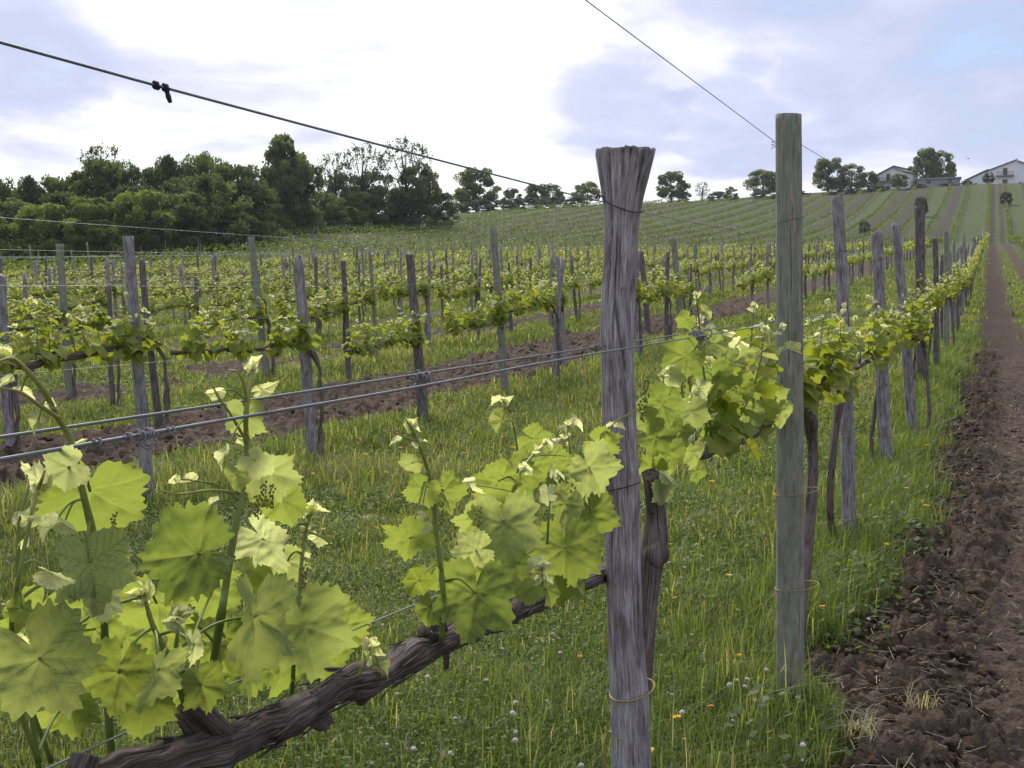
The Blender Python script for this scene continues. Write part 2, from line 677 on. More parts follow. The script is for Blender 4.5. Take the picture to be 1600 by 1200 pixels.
# ground: grass-rooted turf and tilled earth by the position of the rows
def ground_mat(name, earth_only=False):
    m, nt = newmat(name)
    geo = N(nt, 'ShaderNodeNewGeometry')
    pos = geo.outputs['Position']
    sep = N(nt, 'ShaderNodeSeparateXYZ')
    L(nt, pos, sep.inputs[0])
    X, Y = sep.outputs[0], sep.outputs[1]
    n_a = noise(nt, pos, 2.2, 6, .6)
    n_b = noise(nt, pos, 14, 5, .65)
    n_c = noise(nt, pos, 70, 4, .6)
    n_big = noise(nt, pos, .12, 3, .5)
    earth = ramp(nt, math_n(nt, 'ADD', math_n(nt, 'MULTIPLY', n_b, .6), math_n(nt, 'MULTIPLY', n_c, .45)),
                 [(.30, (.022, .015, .011)), (.47, (.066, .046, .033)), (.63, (.122, .090, .066)), (.8, (.23, .18, .14))])
    dry = noise(nt, vscale(nt, pos, (1, .25, 1)), 60, 4, .7)
    earth = mix_c(nt, ramp(nt, dry, [(.60, 0.0), (.70, .55)]), earth, (.23, .175, .12))
    if earth_only:
        finish(nt, earth, .95, math_n(nt, 'ADD', math_n(nt, 'MULTIPLY', n_b, .5), n_c), .9, .02, .15)
        return m
    turf = ramp(nt, math_n(nt, 'ADD', math_n(nt, 'MULTIPLY', n_a, .45), math_n(nt, 'MULTIPLY', n_b, .55)),
                [(.34, (.043, .059, .017)), (.5, (.090, .108, .034)), (.66, (.140, .148, .056)), (.78, (.18, .16, .08))])
    w = math_n(nt, 'MULTIPLY', math_n(nt, 'SUBTRACT', n_a, .5), .8)
    xw = math_n(nt, 'ADD', X, w)

    def step(a, b, v):
        mr = N(nt, 'ShaderNodeMapRange', interpolation_type='SMOOTHSTEP')
        L(nt, v, mr.inputs[0])
        mr.inputs[1].default_value = a
        mr.inputs[2].default_value = b
        return mr.outputs[0]

    def inv(v):
        return math_n(nt, 'SUBTRACT', 1.0, v)
    dr_ = math_n(nt, 'MINIMUM', math_n(nt, 'MAXIMUM', math_n(nt, 'MULTIPLY', math_n(nt, 'SUBTRACT', Y, 5.0), .010), 0.0), .22)
    s = math_n(nt, 'MULTIPLY', step(-.55, -.25, math_n(nt, 'SUBTRACT', xw, dr_)), inv(step(2.0, 2.3, xw)))
    mid = math_n(nt, 'MULTIPLY', math_n(nt, 'MULTIPLY', step(.5, .8, xw), inv(step(1.2, 1.5, xw))), step(20, 34, Y))
    s = math_n(nt, 'MULTIPLY', s, inv(math_n(nt, 'MULTIPLY', mid, .85)))
    q = math_n(nt, 'DIVIDE', math_n(nt, 'SUBTRACT', ROWK, math_n(nt, 'SUBTRACT', X, math_n(nt, 'MULTIPLY', w, 2.0))), PITCH)
    u = math_n(nt, 'MULTIPLY', math_n(nt, 'FRACT', q), PITCH)
    far_ = step(-8.5, -10.5, X)
    al = math_n(nt, 'MULTIPLY', step(.6, .9, math_n(nt, 'SUBTRACT', u, math_n(nt, 'MULTIPLY', far_, .35))), inv(step(2.65, 3.0, math_n(nt, 'ADD', u, math_n(nt, 'MULTIPLY', far_, .5)))))
    al = math_n(nt, 'MULTIPLY', al, inv(math_n(nt, 'MULTIPLY', ramp(nt, noise(nt, vscale(nt, pos, (1, .5, 1)), .9, 4, .6), [(.48, 0.0), (.58, 1.0)]), math_n(nt, 'ADD', .05, math_n(nt, 'MULTIPLY', far_, .6)))))
    al = math_n(nt, 'MULTIPLY', al, math_n(nt, 'LESS_THAN', X, ROWK))
    # on the hill whole alleys are either worked or left in grass
    wn = N(nt, 'ShaderNodeTexWhiteNoise', noise_dimensions='1D')
    L(nt, math_n(nt, 'FLOOR', q), wn.inputs['W'])
    hill_al = math_n(nt, 'MULTIPLY', math_n(nt, 'GREATER_THAN', wn.outputs['Value'], .32),
                     math_n(nt, 'MULTIPLY', step(.8, 1.1, u), inv(step(2.9, 3.3, u))))
    hill_al = math_n(nt, 'MULTIPLY', hill_al, math_n(nt, 'ADD', .72, math_n(nt, 'MULTIPLY', n_big, .28)))
    right = math_n(nt, 'MULTIPLY', math_n(nt, 'GREATER_THAN', X, 2.5), step(-.2, .2, N2 := math_n(nt, 'SINE', math_n(nt, 'MULTIPLY', X, 2 * math.pi / 6.5))))
    onhill = step(150, 178, math_n(nt, 'ADD', Y, math_n(nt, 'MULTIPLY', X, -.55)))
    al = mix_c(nt, onhill, math_n(nt, 'MAXIMUM', al, math_n(nt, 'MULTIPLY', right, .6)), math_n(nt, 'MAXIMUM', hill_al, right))
    alv = N(nt, 'ShaderNodeSeparateColor')
    L(nt, al, alv.inputs[0])
    soil = math_n(nt, 'MAXIMUM', s, alv.outputs[0])
    n_h = ramp(nt, noise(nt, pos, 1.1, 5, .75), [(.35, 0.0), (.65, 1.0)])
    hill_turf = mix_c(nt, n_h, (.056, .072, .025), (.098, .114, .042))
    turf = mix_c(nt, onhill, turf, hill_turf)
    hill_earth = mix_c(nt, n_h, (.044, .036, .027), (.076, .062, .047))
    earth = mix_c(nt, onhill, earth, hill_earth)
    col = mix_c(nt, soil, turf, earth)
    finish(nt, col, .95, math_n(nt, 'ADD', n_b, n_c), .7, .05, .12)
    return m


ground_mat('ground')
ground_mat('earth', True)


def wood_mat(name, dark, mid, light, moss=None, mossamt=0.0, bstr=.55, fine=1.0):
    m, nt = newmat(name)
    bk = attr(nt, 'bark', True)
    oi = N(nt, 'ShaderNodeObjectInfo')
    off = N(nt, 'ShaderNodeVectorMath', operation='ADD')
    L(nt, bk, off.inputs[0])
    cb = N(nt, 'ShaderNodeCombineXYZ')
    L(nt, math_n(nt, 'MULTIPLY', oi.outputs['Random'], 37.0), cb.inputs[2])
    L(nt, cb.outputs[0], off.inputs[1])
    v = off.outputs[0]
    big = noise(nt, vscale(nt, v, (1.4, 1.4, 9.0)), 1, 6, .65, .5)
    st = noise(nt, vscale(nt, v, (8.0 * fine, 8.0 * fine, 13.0)), 1, 7, .70, .25)
    fi = noise(nt, vscale(nt, v, (24 * fine, 24 * fine, 38.0)), 1, 5, .72, .2)
    crack = ramp(nt, noise(nt, vscale(nt, v, (7 * fine, 7 * fine, 4.0)), 1, 3, .5, .7), [(.29, 0.0), (.38, 1.0)])
    hair = ramp(nt, noise(nt, vscale(nt, v, (20 * fine, 20 * fine, 9.0)), 1, 4, .65, .2), [(.33, 1.0), (.41, 0.0)])
    stain = ramp(nt, noise(nt, vscale(nt, v, (2.6, 2.6, 9.5)), 1, 6, .68, .4), [(.52, 0.0), (.70, .7)])
    t = math_n(nt, 'ADD', math_n(nt, 'ADD', math_n(nt, 'MULTIPLY', st, .62), math_n(nt, 'MULTIPLY', fi, .28)), math_n(nt, 'MULTIPLY', big, .22))
    col = ramp(nt, t, [(.37, dark), (.53, mid), (.70, light)])
    col = mix_c(nt, ramp(nt, big, [(.36, 0.5), (.52, 0.0)]), col, tuple(c * .75 for c in dark))
    col = mix_c(nt, stain, col, (mid[0] * .52, mid[1] * .44, mid[2] * .40))
    col = mix_c(nt, math_n(nt, 'MULTIPLY', hair, .7), col, tuple(c * .6 for c in dark))
    if moss:
        mz = noise(nt, vscale(nt, v, (1.5, 1.5, 4.0)), 1, 4, .6)
        col = mix_c(nt, math_n(nt, 'MULTIPLY', ramp(nt, mz, [(.38, 0.0), (.62, 1.0)]), mossamt), col, moss)
    col = mix_c(nt, crack, tuple(c * .45 for c in dark), col)
    h = math_n(nt, 'ADD', math_n(nt, 'ADD', math_n(nt, 'MULTIPLY', st, .7), math_n(nt, 'MULTIPLY', fi, .4)), math_n(nt, 'MULTIPLY', crack, .5))
    finish(nt, col, .88, h, bstr, .006, .2)
    return m


wood_mat('grey_wood', (.085, .070, .066), (.25, .226, .224), (.47, .445, .445))
wood_mat('old_wood', (.085, .064, .060), (.30, .265, .265), (.60, .57, .57), bstr=.8)
wood_mat('treated_wood', (.13, .110, .084), (.26, .24, .185), (.39, .37, .295), (.185, .225, .165), .55, .35, 1.0)
wood_mat('brown_wood', (.045, .036, .033), (.14, .120, .110), (.28, .26, .25))
wood_mat('vine_bark', (.034, .025, .021), (.15, .118, .100), (.38, .33, .30), bstr=1.0, fine=1.5)
wood_mat('tree_bark', (.012, .011, .010), (.032, .029, .026), (.065, .06, .052))

# fresh shoots
m, nt = newmat('shoot_green')
g_ = N(nt, 'ShaderNodeNewGeometry')
sc = mix_c(nt, noise(nt, g_.outputs['Position'], 60, 2), (.13, .19, .035), (.20, .26, .07))
sc = mix_c(nt, attr(nt, 'young'), sc, (.36, .33, .09))
finish(nt, sc, .5, spec=.3, transl=.15)
m, nt = newmat('flower_bud')
g_ = N(nt, 'ShaderNodeNewGeometry')
finish(nt, mix_c(nt, noise(nt, g_.outputs['Position'], 300, 2), (.13, .13, .03), (.26, .24, .07)), .6)

m, nt = newmat('coated_wire')
g_ = N(nt, 'ShaderNodeNewGeometry')
finish(nt, mix_c(nt, noise(nt, g_.outputs['Position'], 40, 4), (.085, .095, .105), (.17, .185, .20)), .5, spec=.5)
m, nt = newmat('steel_wire')
g_ = N(nt, 'ShaderNodeNewGeometry')
finish(nt, mix_c(nt, noise(nt, g_.outputs['Position'], 6, 3), (.10, .10, .12), (.26, .27, .27)), .45, spec=.5, metal=.5)
m, nt = newmat('pale_wire')
finish(nt, (.22, .24, .235), .5, spec=.4, metal=.2)
m, nt = newmat('rusty_wire')
finish(nt, (.035, .030, .034), .7, spec=.3)
m, nt = newmat('yellow_string')
g_ = N(nt, 'ShaderNodeNewGeometry')
finish(nt, mix_c(nt, noise(nt, g_.outputs['Position'], 35, 3), (.22, .16, .05), (.42, .32, .10)), .6)
m, nt = newmat('dry_tendril')
g_ = N(nt, 'ShaderNodeNewGeometry')
finish(nt, mix_c(nt, noise(nt, g_.outputs['Position'], 120, 3), (.10, .085, .085), (.32, .30, .30)), .8)
m, nt = newmat('white_petal')
finish(nt, (.78, .74, .72), .7, transl=.2)
m, nt = newmat('pink_petal')
finish(nt, (.50, .38, .34), .7, transl=.2)
m, nt = newmat('yellow_petal')
finish(nt, (.80, .52, .02), .6, transl=.2)
m, nt = newmat('orange_petal')
finish(nt, (.75, .30, .03), .6, transl=.2)

m, nt = newmat('white_plaster')
g_ = N(nt, 'ShaderNodeNewGeometry')
finish(nt, mix_c(nt, noise(nt, g_.outputs['Position'], .8, 5, .6), (.74, .73, .71), (.86, .85, .84)), .9)
m, nt = newmat('roof_tile')
g_ = N(nt, 'ShaderNodeNewGeometry')
finish(nt, mix_c(nt, noise(nt, g_.outputs['Position'], 3, 4), (.16, .12, .11), (.30, .25, .24)), .85)
m, nt = newmat('concrete')
g_ = N(nt, 'ShaderNodeNewGeometry')
finish(nt, mix_c(nt, noise(nt, g_.outputs['Position'], 1.2, 5, .6), (.24, .23, .22), (.36, .35, .34)), .9)
m, nt = newmat('dark_glass')
finish(nt, (.02, .022, .026), .15, spec=.6)
m, nt = newmat('shutter_brown')
finish(nt, (.11, .065, .05), .6)
m, nt = newmat('dark_feather')
finish(nt, (.03, .03, .035), .7)

# ---------------------------------------------------------------- the setting: ground
def build_ground():
    rr = [0.25]
    while rr[-1] < 1500:
        rr.append(rr[-1] * 1.021 + .004)
    rr = np.array(rr)
    # finer angles where the rows run, coarse behind
    a1 = np.linspace(R(-70), R(35), 560, endpoint=False)
    a2 = np.linspace(R(35), R(290), 150, endpoint=False)
    an = np.concatenate([a1, a2])
    n, m = len(an), len(rr)
    A, RR = np.meshgrid(an, rr)
    X, Y = RR * np.sin(A), RR * np.cos(A)
    Z = H(X, Y)
    Z = Z + np.where(RR < 40, .012 * fbm(X * 4, Y * 4, seed=21, o=3), 0)
    sm = soil_mask(X, Y)
    Z = Z + sm * np.where(RR < 60, .035 * fbm(X * 5, Y * 5, seed=23, o=3) - .02, 0)
    V = np.stack([X, Y, Z], -1).reshape(-1, 3)
    i = np.arange(m - 1)[:, None] * n
    j = np.arange(n)[None]
    k = (j + 1) % n
    Q = np.stack([i + j, i + n + j, i + n + k, i + k], -1).reshape(-1, 4)
    V = np.vstack([V, [0, 0, h1(0, 0)]])
    jj = np.arange(n)
    T = np.stack([np.full(n, len(V) - 1), jj, (jj + 1) % n], -1)
    tag(mk('ground', V, Q, T, [MAT['ground']]), 'grassy vineyard ground rising to a striped hillside', kind='structure')


build_ground()


def tilled(name, x0, x1, y0, y1, res, label, ax=1.0):
    xs = np.arange(x0, x1, res)
    ys = np.concatenate([[y0], y0 + np.cumsum(np.clip(res * (1 + .12 * (np.arange(0, 4000) * res)), res, res * 4))])
    ys = ys[ys < y1]
    X, Y = np.meshgrid(xs, ys)
    sm = soil_mask(X, Y)
    w = .05 * fbm(X * 9, Y * 9, seed=5, o=2)
    cl = np.abs(fbm((X + w) * 5.0, (Y - w) * 5.0, seed=31, o=3, g=.55))
    c2 = np.abs(vnoise((X + w) * 16, (Y + w) * 16, seed=41))
    c3 = vnoise(X * 38, Y * 38, seed=47)
    # wheel track packs the clods flat further out
    pk = 1 - .72 * sstep(.0, .25, X + .08 * vnoise(X * 2, Y * 2, seed=77)) * (X > -3)
    hgt = (.15 * (1 - np.minimum(cl, 1)) ** 1.6 * (.55 + .45 * vnoise(X * 3.5, Y * 3.5, seed=51)) + .055 * (1 - c2) ** 1.5 + .026 * c3) * pk * ax - .05 * pk
    edge = sstep(.12, .6, sm) * sstep(y0, y0 + .4, Y) * (1 - sstep(y1 - 1.5, y1, Y)) * sstep(x0, x0 + .1, X) * (1 - sstep(x1 - .1, x1, X))
    Z = H(X, Y) + .02 + hgt * edge - .11 * (1 - edge)
    V = np.stack([X, Y, Z], -1).reshape(-1, 3)
    nx, ny = len(xs), len(ys)
    i = np.arange(ny - 1)[:, None] * nx
    j = np.arange(nx - 1)[None]
    Q = np.stack([i + j, i + j + 1, i + nx + j + 1, i + nx + j], -1).reshape(-1, 4)
    tag(mk(name, V, Q, None, [MAT['earth']]), label, kind='structure')


tilled('tilled_soil', -.72, 2.2, 2.0, 22, .016, 'strip of dark tilled earth beside the near vine row')
tilled('tilled_soil', -9.4, -6.2, 5.0, 42, .045, 'strip of tilled earth behind the second vine row', 1.1)
tilled('tilled_soil', -13.6, -10.6, 9.0, 50, .07, 'strip of tilled earth behind the third vine row', 1.1)


# ---------------------------------------------------------------- grass
def blades(mb, pos, h, w, az, bend, tint, seg=2):
    n = len(pos)
    d = np.stack([np.cos(az), np.sin(az), np.zeros(n)], -1)
    s = np.stack([-np.sin(az), np.cos(az), np.zeros(n)], -1)
    up = np.array([0, 0, 1.0])
    out = []
    b0 = pos
    m_ = pos + up * (h * .55)[:, None] + d * (h * bend * .28)[:, None]
    tp = pos + up * (h * (1 - .35 * bend))[:, None] + d * (h * bend)[:, None]
    V = np.stack([b0 - s * w[:, None] / 2, b0 + s * w[:, None] / 2, m_ - s * w[:, None] * .42, m_ + s * w[:, None] * .42, tp], 1)
    i = np.arange(n)[:, None] * 5
    Q = (i + np.array([0, 1, 3, 2])[None]).reshape(-1, 4)
    T = (i + np.array([2, 3, 4])[None]).reshape(-1, 3)
    mb.add(V.reshape(-1, 3), Q, T, 0, tint=np.repeat(tint, 5))


def leaflets(mb, pos, size, tint, rng):
    """small clover-like leaves lying near level"""
    n = len(pos)
    az = rng.uniform(0, 2 * np.pi, n)
    tl = rng.normal(0, .45, n)
    d = np.stack([np.cos(az), np.sin(az), tl], -1)
    s = np.stack([-np.sin(az), np.cos(az), rng.normal(0, .35, n)], -1)
    L_ = size[:, None]
    V = np.stack([pos - d * L_ * .5, pos + s * L_ * .42, pos + d * L_ * .5, pos - s * L_ * .42], 1)
    Q = np.arange(n * 4).reshape(-1, 4)
    mb.add(V.reshape(-1, 3), Q, None, 0, tint=np.repeat(tint, 4))


def scatter(rng, n, r0, r1, a0=-56, a1=12, power=0.0):
    """points between two distances from the lane, thinner with distance"""
    u = rng.uniform(0, 1, n)
    r = r0 * (r1 / r0) ** u if power == 0 else (r0 ** power + u * (r1 ** power - r0 ** power)) ** (1 / power)
    a = np.radians(rng.uniform(a0, a1, n))
    x, y = r * np.sin(a), r * np.cos(a)
    return x, y, r


def build_grass():
    rng = np.random.default_rng(7)
    mb = MB()

    def base(x, y, lo=.5):
        keep = soil_mask(x, y) < lo * rng.uniform(.3, 1.1, len(x))
        return keep
    # lushness: tall patches and short, trodden ones
    def lush(x, y):
        t = .5 + .5 * fbm(x * .55, y * .55, seed=61, o=3)
        row = np.exp(-((x - ROW0) / .45) ** 2) * .45
        for k in range(4):
            row = row + np.exp(-((x - (ROWK - k * PITCH)) / .6) ** 2) * .35
        row = row + .35 * sstep(7, 10, y) * (x > -5) * (x < -2.0)
        return np.clip(.62 * t + row, .1, 1.35)
    # short turf
    for n, r0, r1, p in ((190000, 1.2, 7, 1.0), (200000, 6.5, 16, 1.0), (190000, 15, 45, .8), (90000, 40, 110, .8)):
        x, y, r = scatter(rng, n, r0, r1, power=p)
        k = base(x, y)
        x, y, r = x[k], y[k], r[k]
        lu = lush(x, y)
        far = np.clip(r / 10, 1, 8)
        hh = rng.uniform(.035, .11, len(x)) * (.55 + .9 * lu) * np.clip(far, 1, 1.7)
        ww = rng.uniform(.0028, .0052, len(x)) * np.clip(r / 4, .8, 12)
        tn = np.clip(rng.normal(.40, .14, len(x)) + .16 * fbm(x * .8, y * .8, seed=66, o=3) + .10 * (lu < .35) - .02, .03, .8)
        dead = rng.uniform(0, 1, len(x)) < .05
        tn = np.where(dead, rng.uniform(.78, 1, len(x)), tn)
        blades(mb, np.stack([x, y, H(x, y) - .005], -1), hh, ww, rng.uniform(0, 6.283, len(x)), rng.uniform(.1, .95, len(x)), tn)
    # clover carpet
    for n, r0, r1 in ((150000, 1.4, 8), (110000, 7.5, 22)):
        x, y, r = scatter(rng, n, r0, r1, power=1.0)
        k = base(x, y, .45)
        cl = fbm(x * 1.3, y * 1.3, seed=71, o=3)
        k &= cl + rng.normal(0, .25, n) > -.25
        x, y, r = x[k], y[k], r[k]
        z = H(x, y) + rng.uniform(.01, .07, len(x))
        leaflets(mb, np.stack([x, y, z], -1), rng.uniform(.008, .02, len(x)) * np.clip(r / 5, .9, 3), np.clip(rng.normal(.33, .13, len(x)), .02, .75), rng)
    # tall grass in tussocks
    for n, r0, r1, p in ((6500, 1.6, 9, 1.0), (12000, 7, 24, 1.0), (12000, 22, 60, .8)):
        x, y, r = scatter(rng, n, r0, r1, power=p)
        lu = lush(x, y)
        trod = 1 - .72 * sstep(-3.6, -2.8, x) * (1 - sstep(4.6, 6.2, y))
        k = base(x, y, .4) & (rng.uniform(0, 1, n) < lu * .95 * trod)
        x, y, r, lu = x[k], y[k], r[k], lu[k]
        m = 9
        xx = np.repeat(x, m) + rng.normal(0, .035, len(x) * m) * np.repeat(np.clip(r / 8, 1, 3), m)
        yy = np.repeat(y, m) + rng.normal(0, .035, len(x) * m) * np.repeat(np.clip(r / 8, 1, 3), m)
        rr_, ll = np.repeat(r, m), np.repeat(lu, m)
        hh = rng.uniform(.13, .36, len(xx)) * (.40 + .65 * ll)
        ww = rng.uniform(.0026, .0055, len(xx)) * np.clip(rr_ / 4.5, .8, 8)
        tn = np.clip(rng.normal(.50, .14, len(xx)) + .13 * fbm(xx * .7, yy * .7, seed=67, o=2), .05, .8)
        dry = rng.uniform(0, 1, len(xx)) < .08
        tn = np.where(dry, rng.uniform(.8, 1, len(xx)), tn)
        blades(mb, np.stack([xx, yy, H(xx, yy) - .01], -1), hh, ww, rng.uniform(0, 6.283, len(xx)), rng.uniform(.15, .9, len(xx)), tn)
    # rank grass hiding the feet of the near row
    n = 1500
    y = 4.6 + 20 * rng.uniform(0, 1, n) ** 1.3
    x = -.62 + rng.normal(0, .17, n)
    k = soil_mask(x, y) < .5
    x, y = x[k], y[k]
    m = 10
    xx, yy = np.repeat(x, m) + rng.normal(0, .04, len(x) * m), np.repeat(y, m) + rng.normal(0, .05, len(x) * m)
    blades(mb, np.stack([xx, yy, H(xx, yy) - .01], -1), rng.uniform(.14, .36, len(xx)), rng.uniform(.003, .006, len(xx)) * np.clip(yy / 5, 1, 4), rng.uniform(0, 6.283, len(xx)), rng.uniform(.15, .9, len(xx)),
           np.clip(rng.normal(.34, .13, len(xx)), .05, .75))
    # leafy weeds crowding the posts and the edge of the tilled strip
    spots = [(-.58, 5.4, .35, 800), (-.48, 6.6, .4, 900), (-.5, 8.0, .45, 600), (-.62, 10.4, .5, 260), (-.50, 4.6, .2, 150), (-.6, 3.4, .25, 120),
             (-3.4, 9.2, .6, 260), (-2.6, 7.4, .4, 120), (-6.0, 7.6, .5, 260), (-6.1, 12, .7, 260), (-.55, 13, .5, 250), (-.55, 16, .5, 240)]
    for sx, sy, sr, n in spots:
        x = sx + rng.normal(0, sr * .45, n)
        y = sy + rng.normal(0, sr * .8, n)
        z = H(x, y) + rng.uniform(.02, .24, n) * np.exp(-((x - sx) ** 2 + (y - sy) ** 2) / (2 * sr * sr))
        leaflets(mb, np.stack([x, y, z], -1), rng.uniform(.018, .045, n), np.clip(rng.normal(.15, .10, n), 0, .5), rng)
    # pale seed heads: a fan of thin awns on a leaning stalk
    x, y, r = scatter(rng, 800, 2.4, 18, power=1.0)
    k = base(x, y, .5)
    x, y, r = x[k], y[k], r[k]
    z = H(x, y)
    az = rng.uniform(0, 6.283, len(x))
    hh = rng.uniform(.16, .36, len(x))
    bend = rng.uniform(.35, 1.0, len(x))
    blades(mb, np.stack([x, y, z], -1), hh, np.full(len(x), .0022) * np.clip(r / 4, 1, 3), az, bend, np.full(len(x), .78))
    tip = np.stack([x + np.cos(az) * hh * bend * .9, y + np.sin(az) * hh * bend * .9, z + hh * (1 - .35 * bend) * .95], -1)
    m = 9
    tp = np.repeat(tip, m, 0)
    blades(mb, tp, rng.uniform(.02, .055, len(tp)), np.full(len(tp), .0016) * np.repeat(np.clip(r / 4, 1, 2.5), m), np.repeat(az, m) + rng.normal(0, .5, len(tp)),
           rng.uniform(.6, 1.6, len(tp)), rng.uniform(.80, .98, len(tp)))
    tag(mb.build('meadow_grass', MAT['grass_blade'], smooth=True), 'grass and clover growing between the vine rows', 'grass', kind='stuff')

    # straw and dead stalks lying on the tilled strip
    sb = MB()
    n = 2600
    x = rng.uniform(-.6, 1.2, n)
    y = 2.6 + 13 * rng.uniform(0, 1, n) ** 1.5
    k = soil_mask(x, y) > .3
    x, y = x[k], y[k]
    az = rng.uniform(0, 6.283, len(x))
    z = H(x, y) + rng.uniform(.05, .10, len(x)) * np.where(x > 0, .45, 1)
    ln = rng.uniform(.02, .10, len(x))
    d = np.stack([np.cos(az), np.sin(az), rng.normal(0, .22, len(x))], -1)
    s = np.stack([-np.sin(az), np.cos(az), np.zeros(len(x))], -1) * .0014 * np.clip(y / 4, 1, 3)[:, None]
    p = np.stack([x, y, z], -1)
    V = np.stack([p - s, p + s, p + d * ln[:, None] + s, p + d * ln[:, None] - s], 1).reshape(-1, 3)
    sb.add(V, np.arange(len(V)).reshape(-1, 4), None, 0, tint=np.repeat(rng.uniform(.82, 1, len(x)), 4))
    # a dry tuft at the edge of the strip
    for cx_, cy_, q in ((-.33, 3.62, 60), (-.18, 3.95, 30)):
        az = rng.uniform(0, 6.283, q)
        pp = np.stack([cx_ + rng.normal(0, .03, q), cy_ + rng.normal(0, .03, q), np.full(q, h1(cx_, cy_) + .05)], -1)
        blades(sb, pp, rng.uniform(.05, .14, q), np.full(q, .003), az, rng.uniform(.7, 1.8, q), rng.uniform(.85, 1, q))
    tag(sb.build('straw', MAT['grass_blade'], smooth=True), 'dry straw scattered over the tilled earth', 'straw', kind='stuff')


build_grass()


def soil_lumps():
    """loose clods lying on the tilled strips"""
    rng = np.random.default_rng(19)
    bm = bmesh.new()
    bmesh.ops.create_icosphere(bm, subdivisions=2, radius=1)
    SV = np.array([v.co[:] for v in bm.verts])
    ST = np.array([[v.index for v in f.verts] for f in bm.faces])
    bm.free()
    var = []
    for i in range(10):
        r = 1 + .38 * fbm(SV[:, 0] * 1.6 + i * 7, SV[:, 1] * 1.6, SV[:, 2] * 1.6, seed=i, o=2) + .2 * vnoise(SV[:, 0] * 4.5, SV[:, 1] * 4.5, SV[:, 2] * 4.5, seed=i + 30)
        var.append(SV * r[:, None] * np.array([1, rng.uniform(.65, 1), rng.uniform(.5, .75)]))
    mb = MB()
    for n, x0, x1, y0, y1, k in ((3600, -.65, .35, 2.3, 15, 1.0), (700, .3, 1.8, 2.3, 15, .6), (2200, -9, -6.4, 6, 34, 1.5)):
        x = rng.uniform(x0, x1, n)
        y = y0 + (y1 - y0) * rng.uniform(0, 1, n) ** 1.5
        kp = soil_mask(x, y) > .45
        for a, b in zip(x[kp], y[kp]):
            s = rng.uniform(.006, .022) * k * (1.6 if rng.uniform() < .12 else 1)
            c, s_ = math.cos(a * 91), math.sin(a * 91)
            V = var[rng.integers(10)] * s
            V = np.stack([V[:, 0] * c - V[:, 1] * s_, V[:, 0] * s_ + V[:, 1] * c, V[:, 2]], -1)
            mb.add(V + np.array([a, b, h1f(a, b) + rng.uniform(.02, .075) * (1 if a < 0 else .3)]), None, ST, 0)
    tag(mb.build('dirt', MAT['earth']), 'loose clods of earth lying on the tilled strips', 'clods', kind='stuff')


def h1f(a, b):
    return HG[int(np.clip((a + 10) / .25, 0, 47)), int(np.clip(b / .25, 0, 159))]


_gx, _gy = np.meshgrid(np.arange(48) * .25 - 9.875, np.arange(160) * .25 + .125, indexing='ij')
HG = H(_gx, _gy)
soil_lumps()


# ---------------------------------------------------------------- flowers in the grass
def flower_meshes():
    rng = np.random.default_rng(3)
    out = []
    for kind in range(4):
        mb = MB()
        hh = .22 if kind < 2 else .24
        st = smooth_path([(0, 0, 0), (.006, .004, hh * .5), (.002, 0, hh)], 6)
        V, Q, T, bk = tube(st, .0011, 5)
        mb.add(V, Q, T, 0)
        c = np.array([.002, 0, hh])
        if kind < 2:                                      # clover: a ball of narrow florets
            n = 46 if kind == 0 else 30
            for i in range(n):
                z = 1 - 1.55 * (i + .5) / n
                a = i * 2.39996
                r = math.sqrt(max(0, 1 - z * z))
                d = np.array([r * math.cos(a), r * math.sin(a), z * .8])
                s = unit(np.cross(d, [0.1, .2, 1]))
                u = np.cross(s, d)
                L_ = rng.uniform(.011, .0145)
                V = np.array([c, c + d * L_ * .65 + s * .0024, c + d * L_, c + d * L_ * .65 - s * .0024])
                mb.add(V, [[0, 1, 2, 3]], None, 1 if z > -.15 else 2)
                V = np.array([c, c + d * L_ * .65 + u * .0022, c + d * L_, c + d * L_ * .65 - u * .0022])
                mb.add(V, [[0, 1, 2, 3]], None, 1 if z > -.15 else 2)
        else:                                             # hawkbit: two whorls of strap petals
            for w, (n, L_, tl) in enumerate(((16, .014, .25), (12, .009, .75))):
                for i in range(n):
                    a = 2 * math.pi * (i + .5 * w) / n + rng.normal(0, .06)
                    d = unit([math.cos(a), math.sin(a), tl + rng.normal(0, .1)])
                    s = np.array([-math.sin(a), math.cos(a), 0]) * .0022
                    V = np.array([c - s * .5, c + s * .5, c + d * L_ * .7 + s, c + d * L_ + s * .5, c + d * L_ - s * .5, c + d * L_ * .7 - s])
                    mb.add(V, [[0, 1, 2, 5], [5, 2, 3, 4]], None, 1)
        m1 = ['white_petal', 'white_petal', 'yellow_petal', 'orange_petal'][kind]
        o = mb.build(['clover_flower', 'clover_flower', 'yellow_wildflower', 'orange_wildflower'][kind],
                     [MAT['shoot_green'], MAT[m1], MAT['pink_petal']], smooth=False)
        out.append(o)
    return out


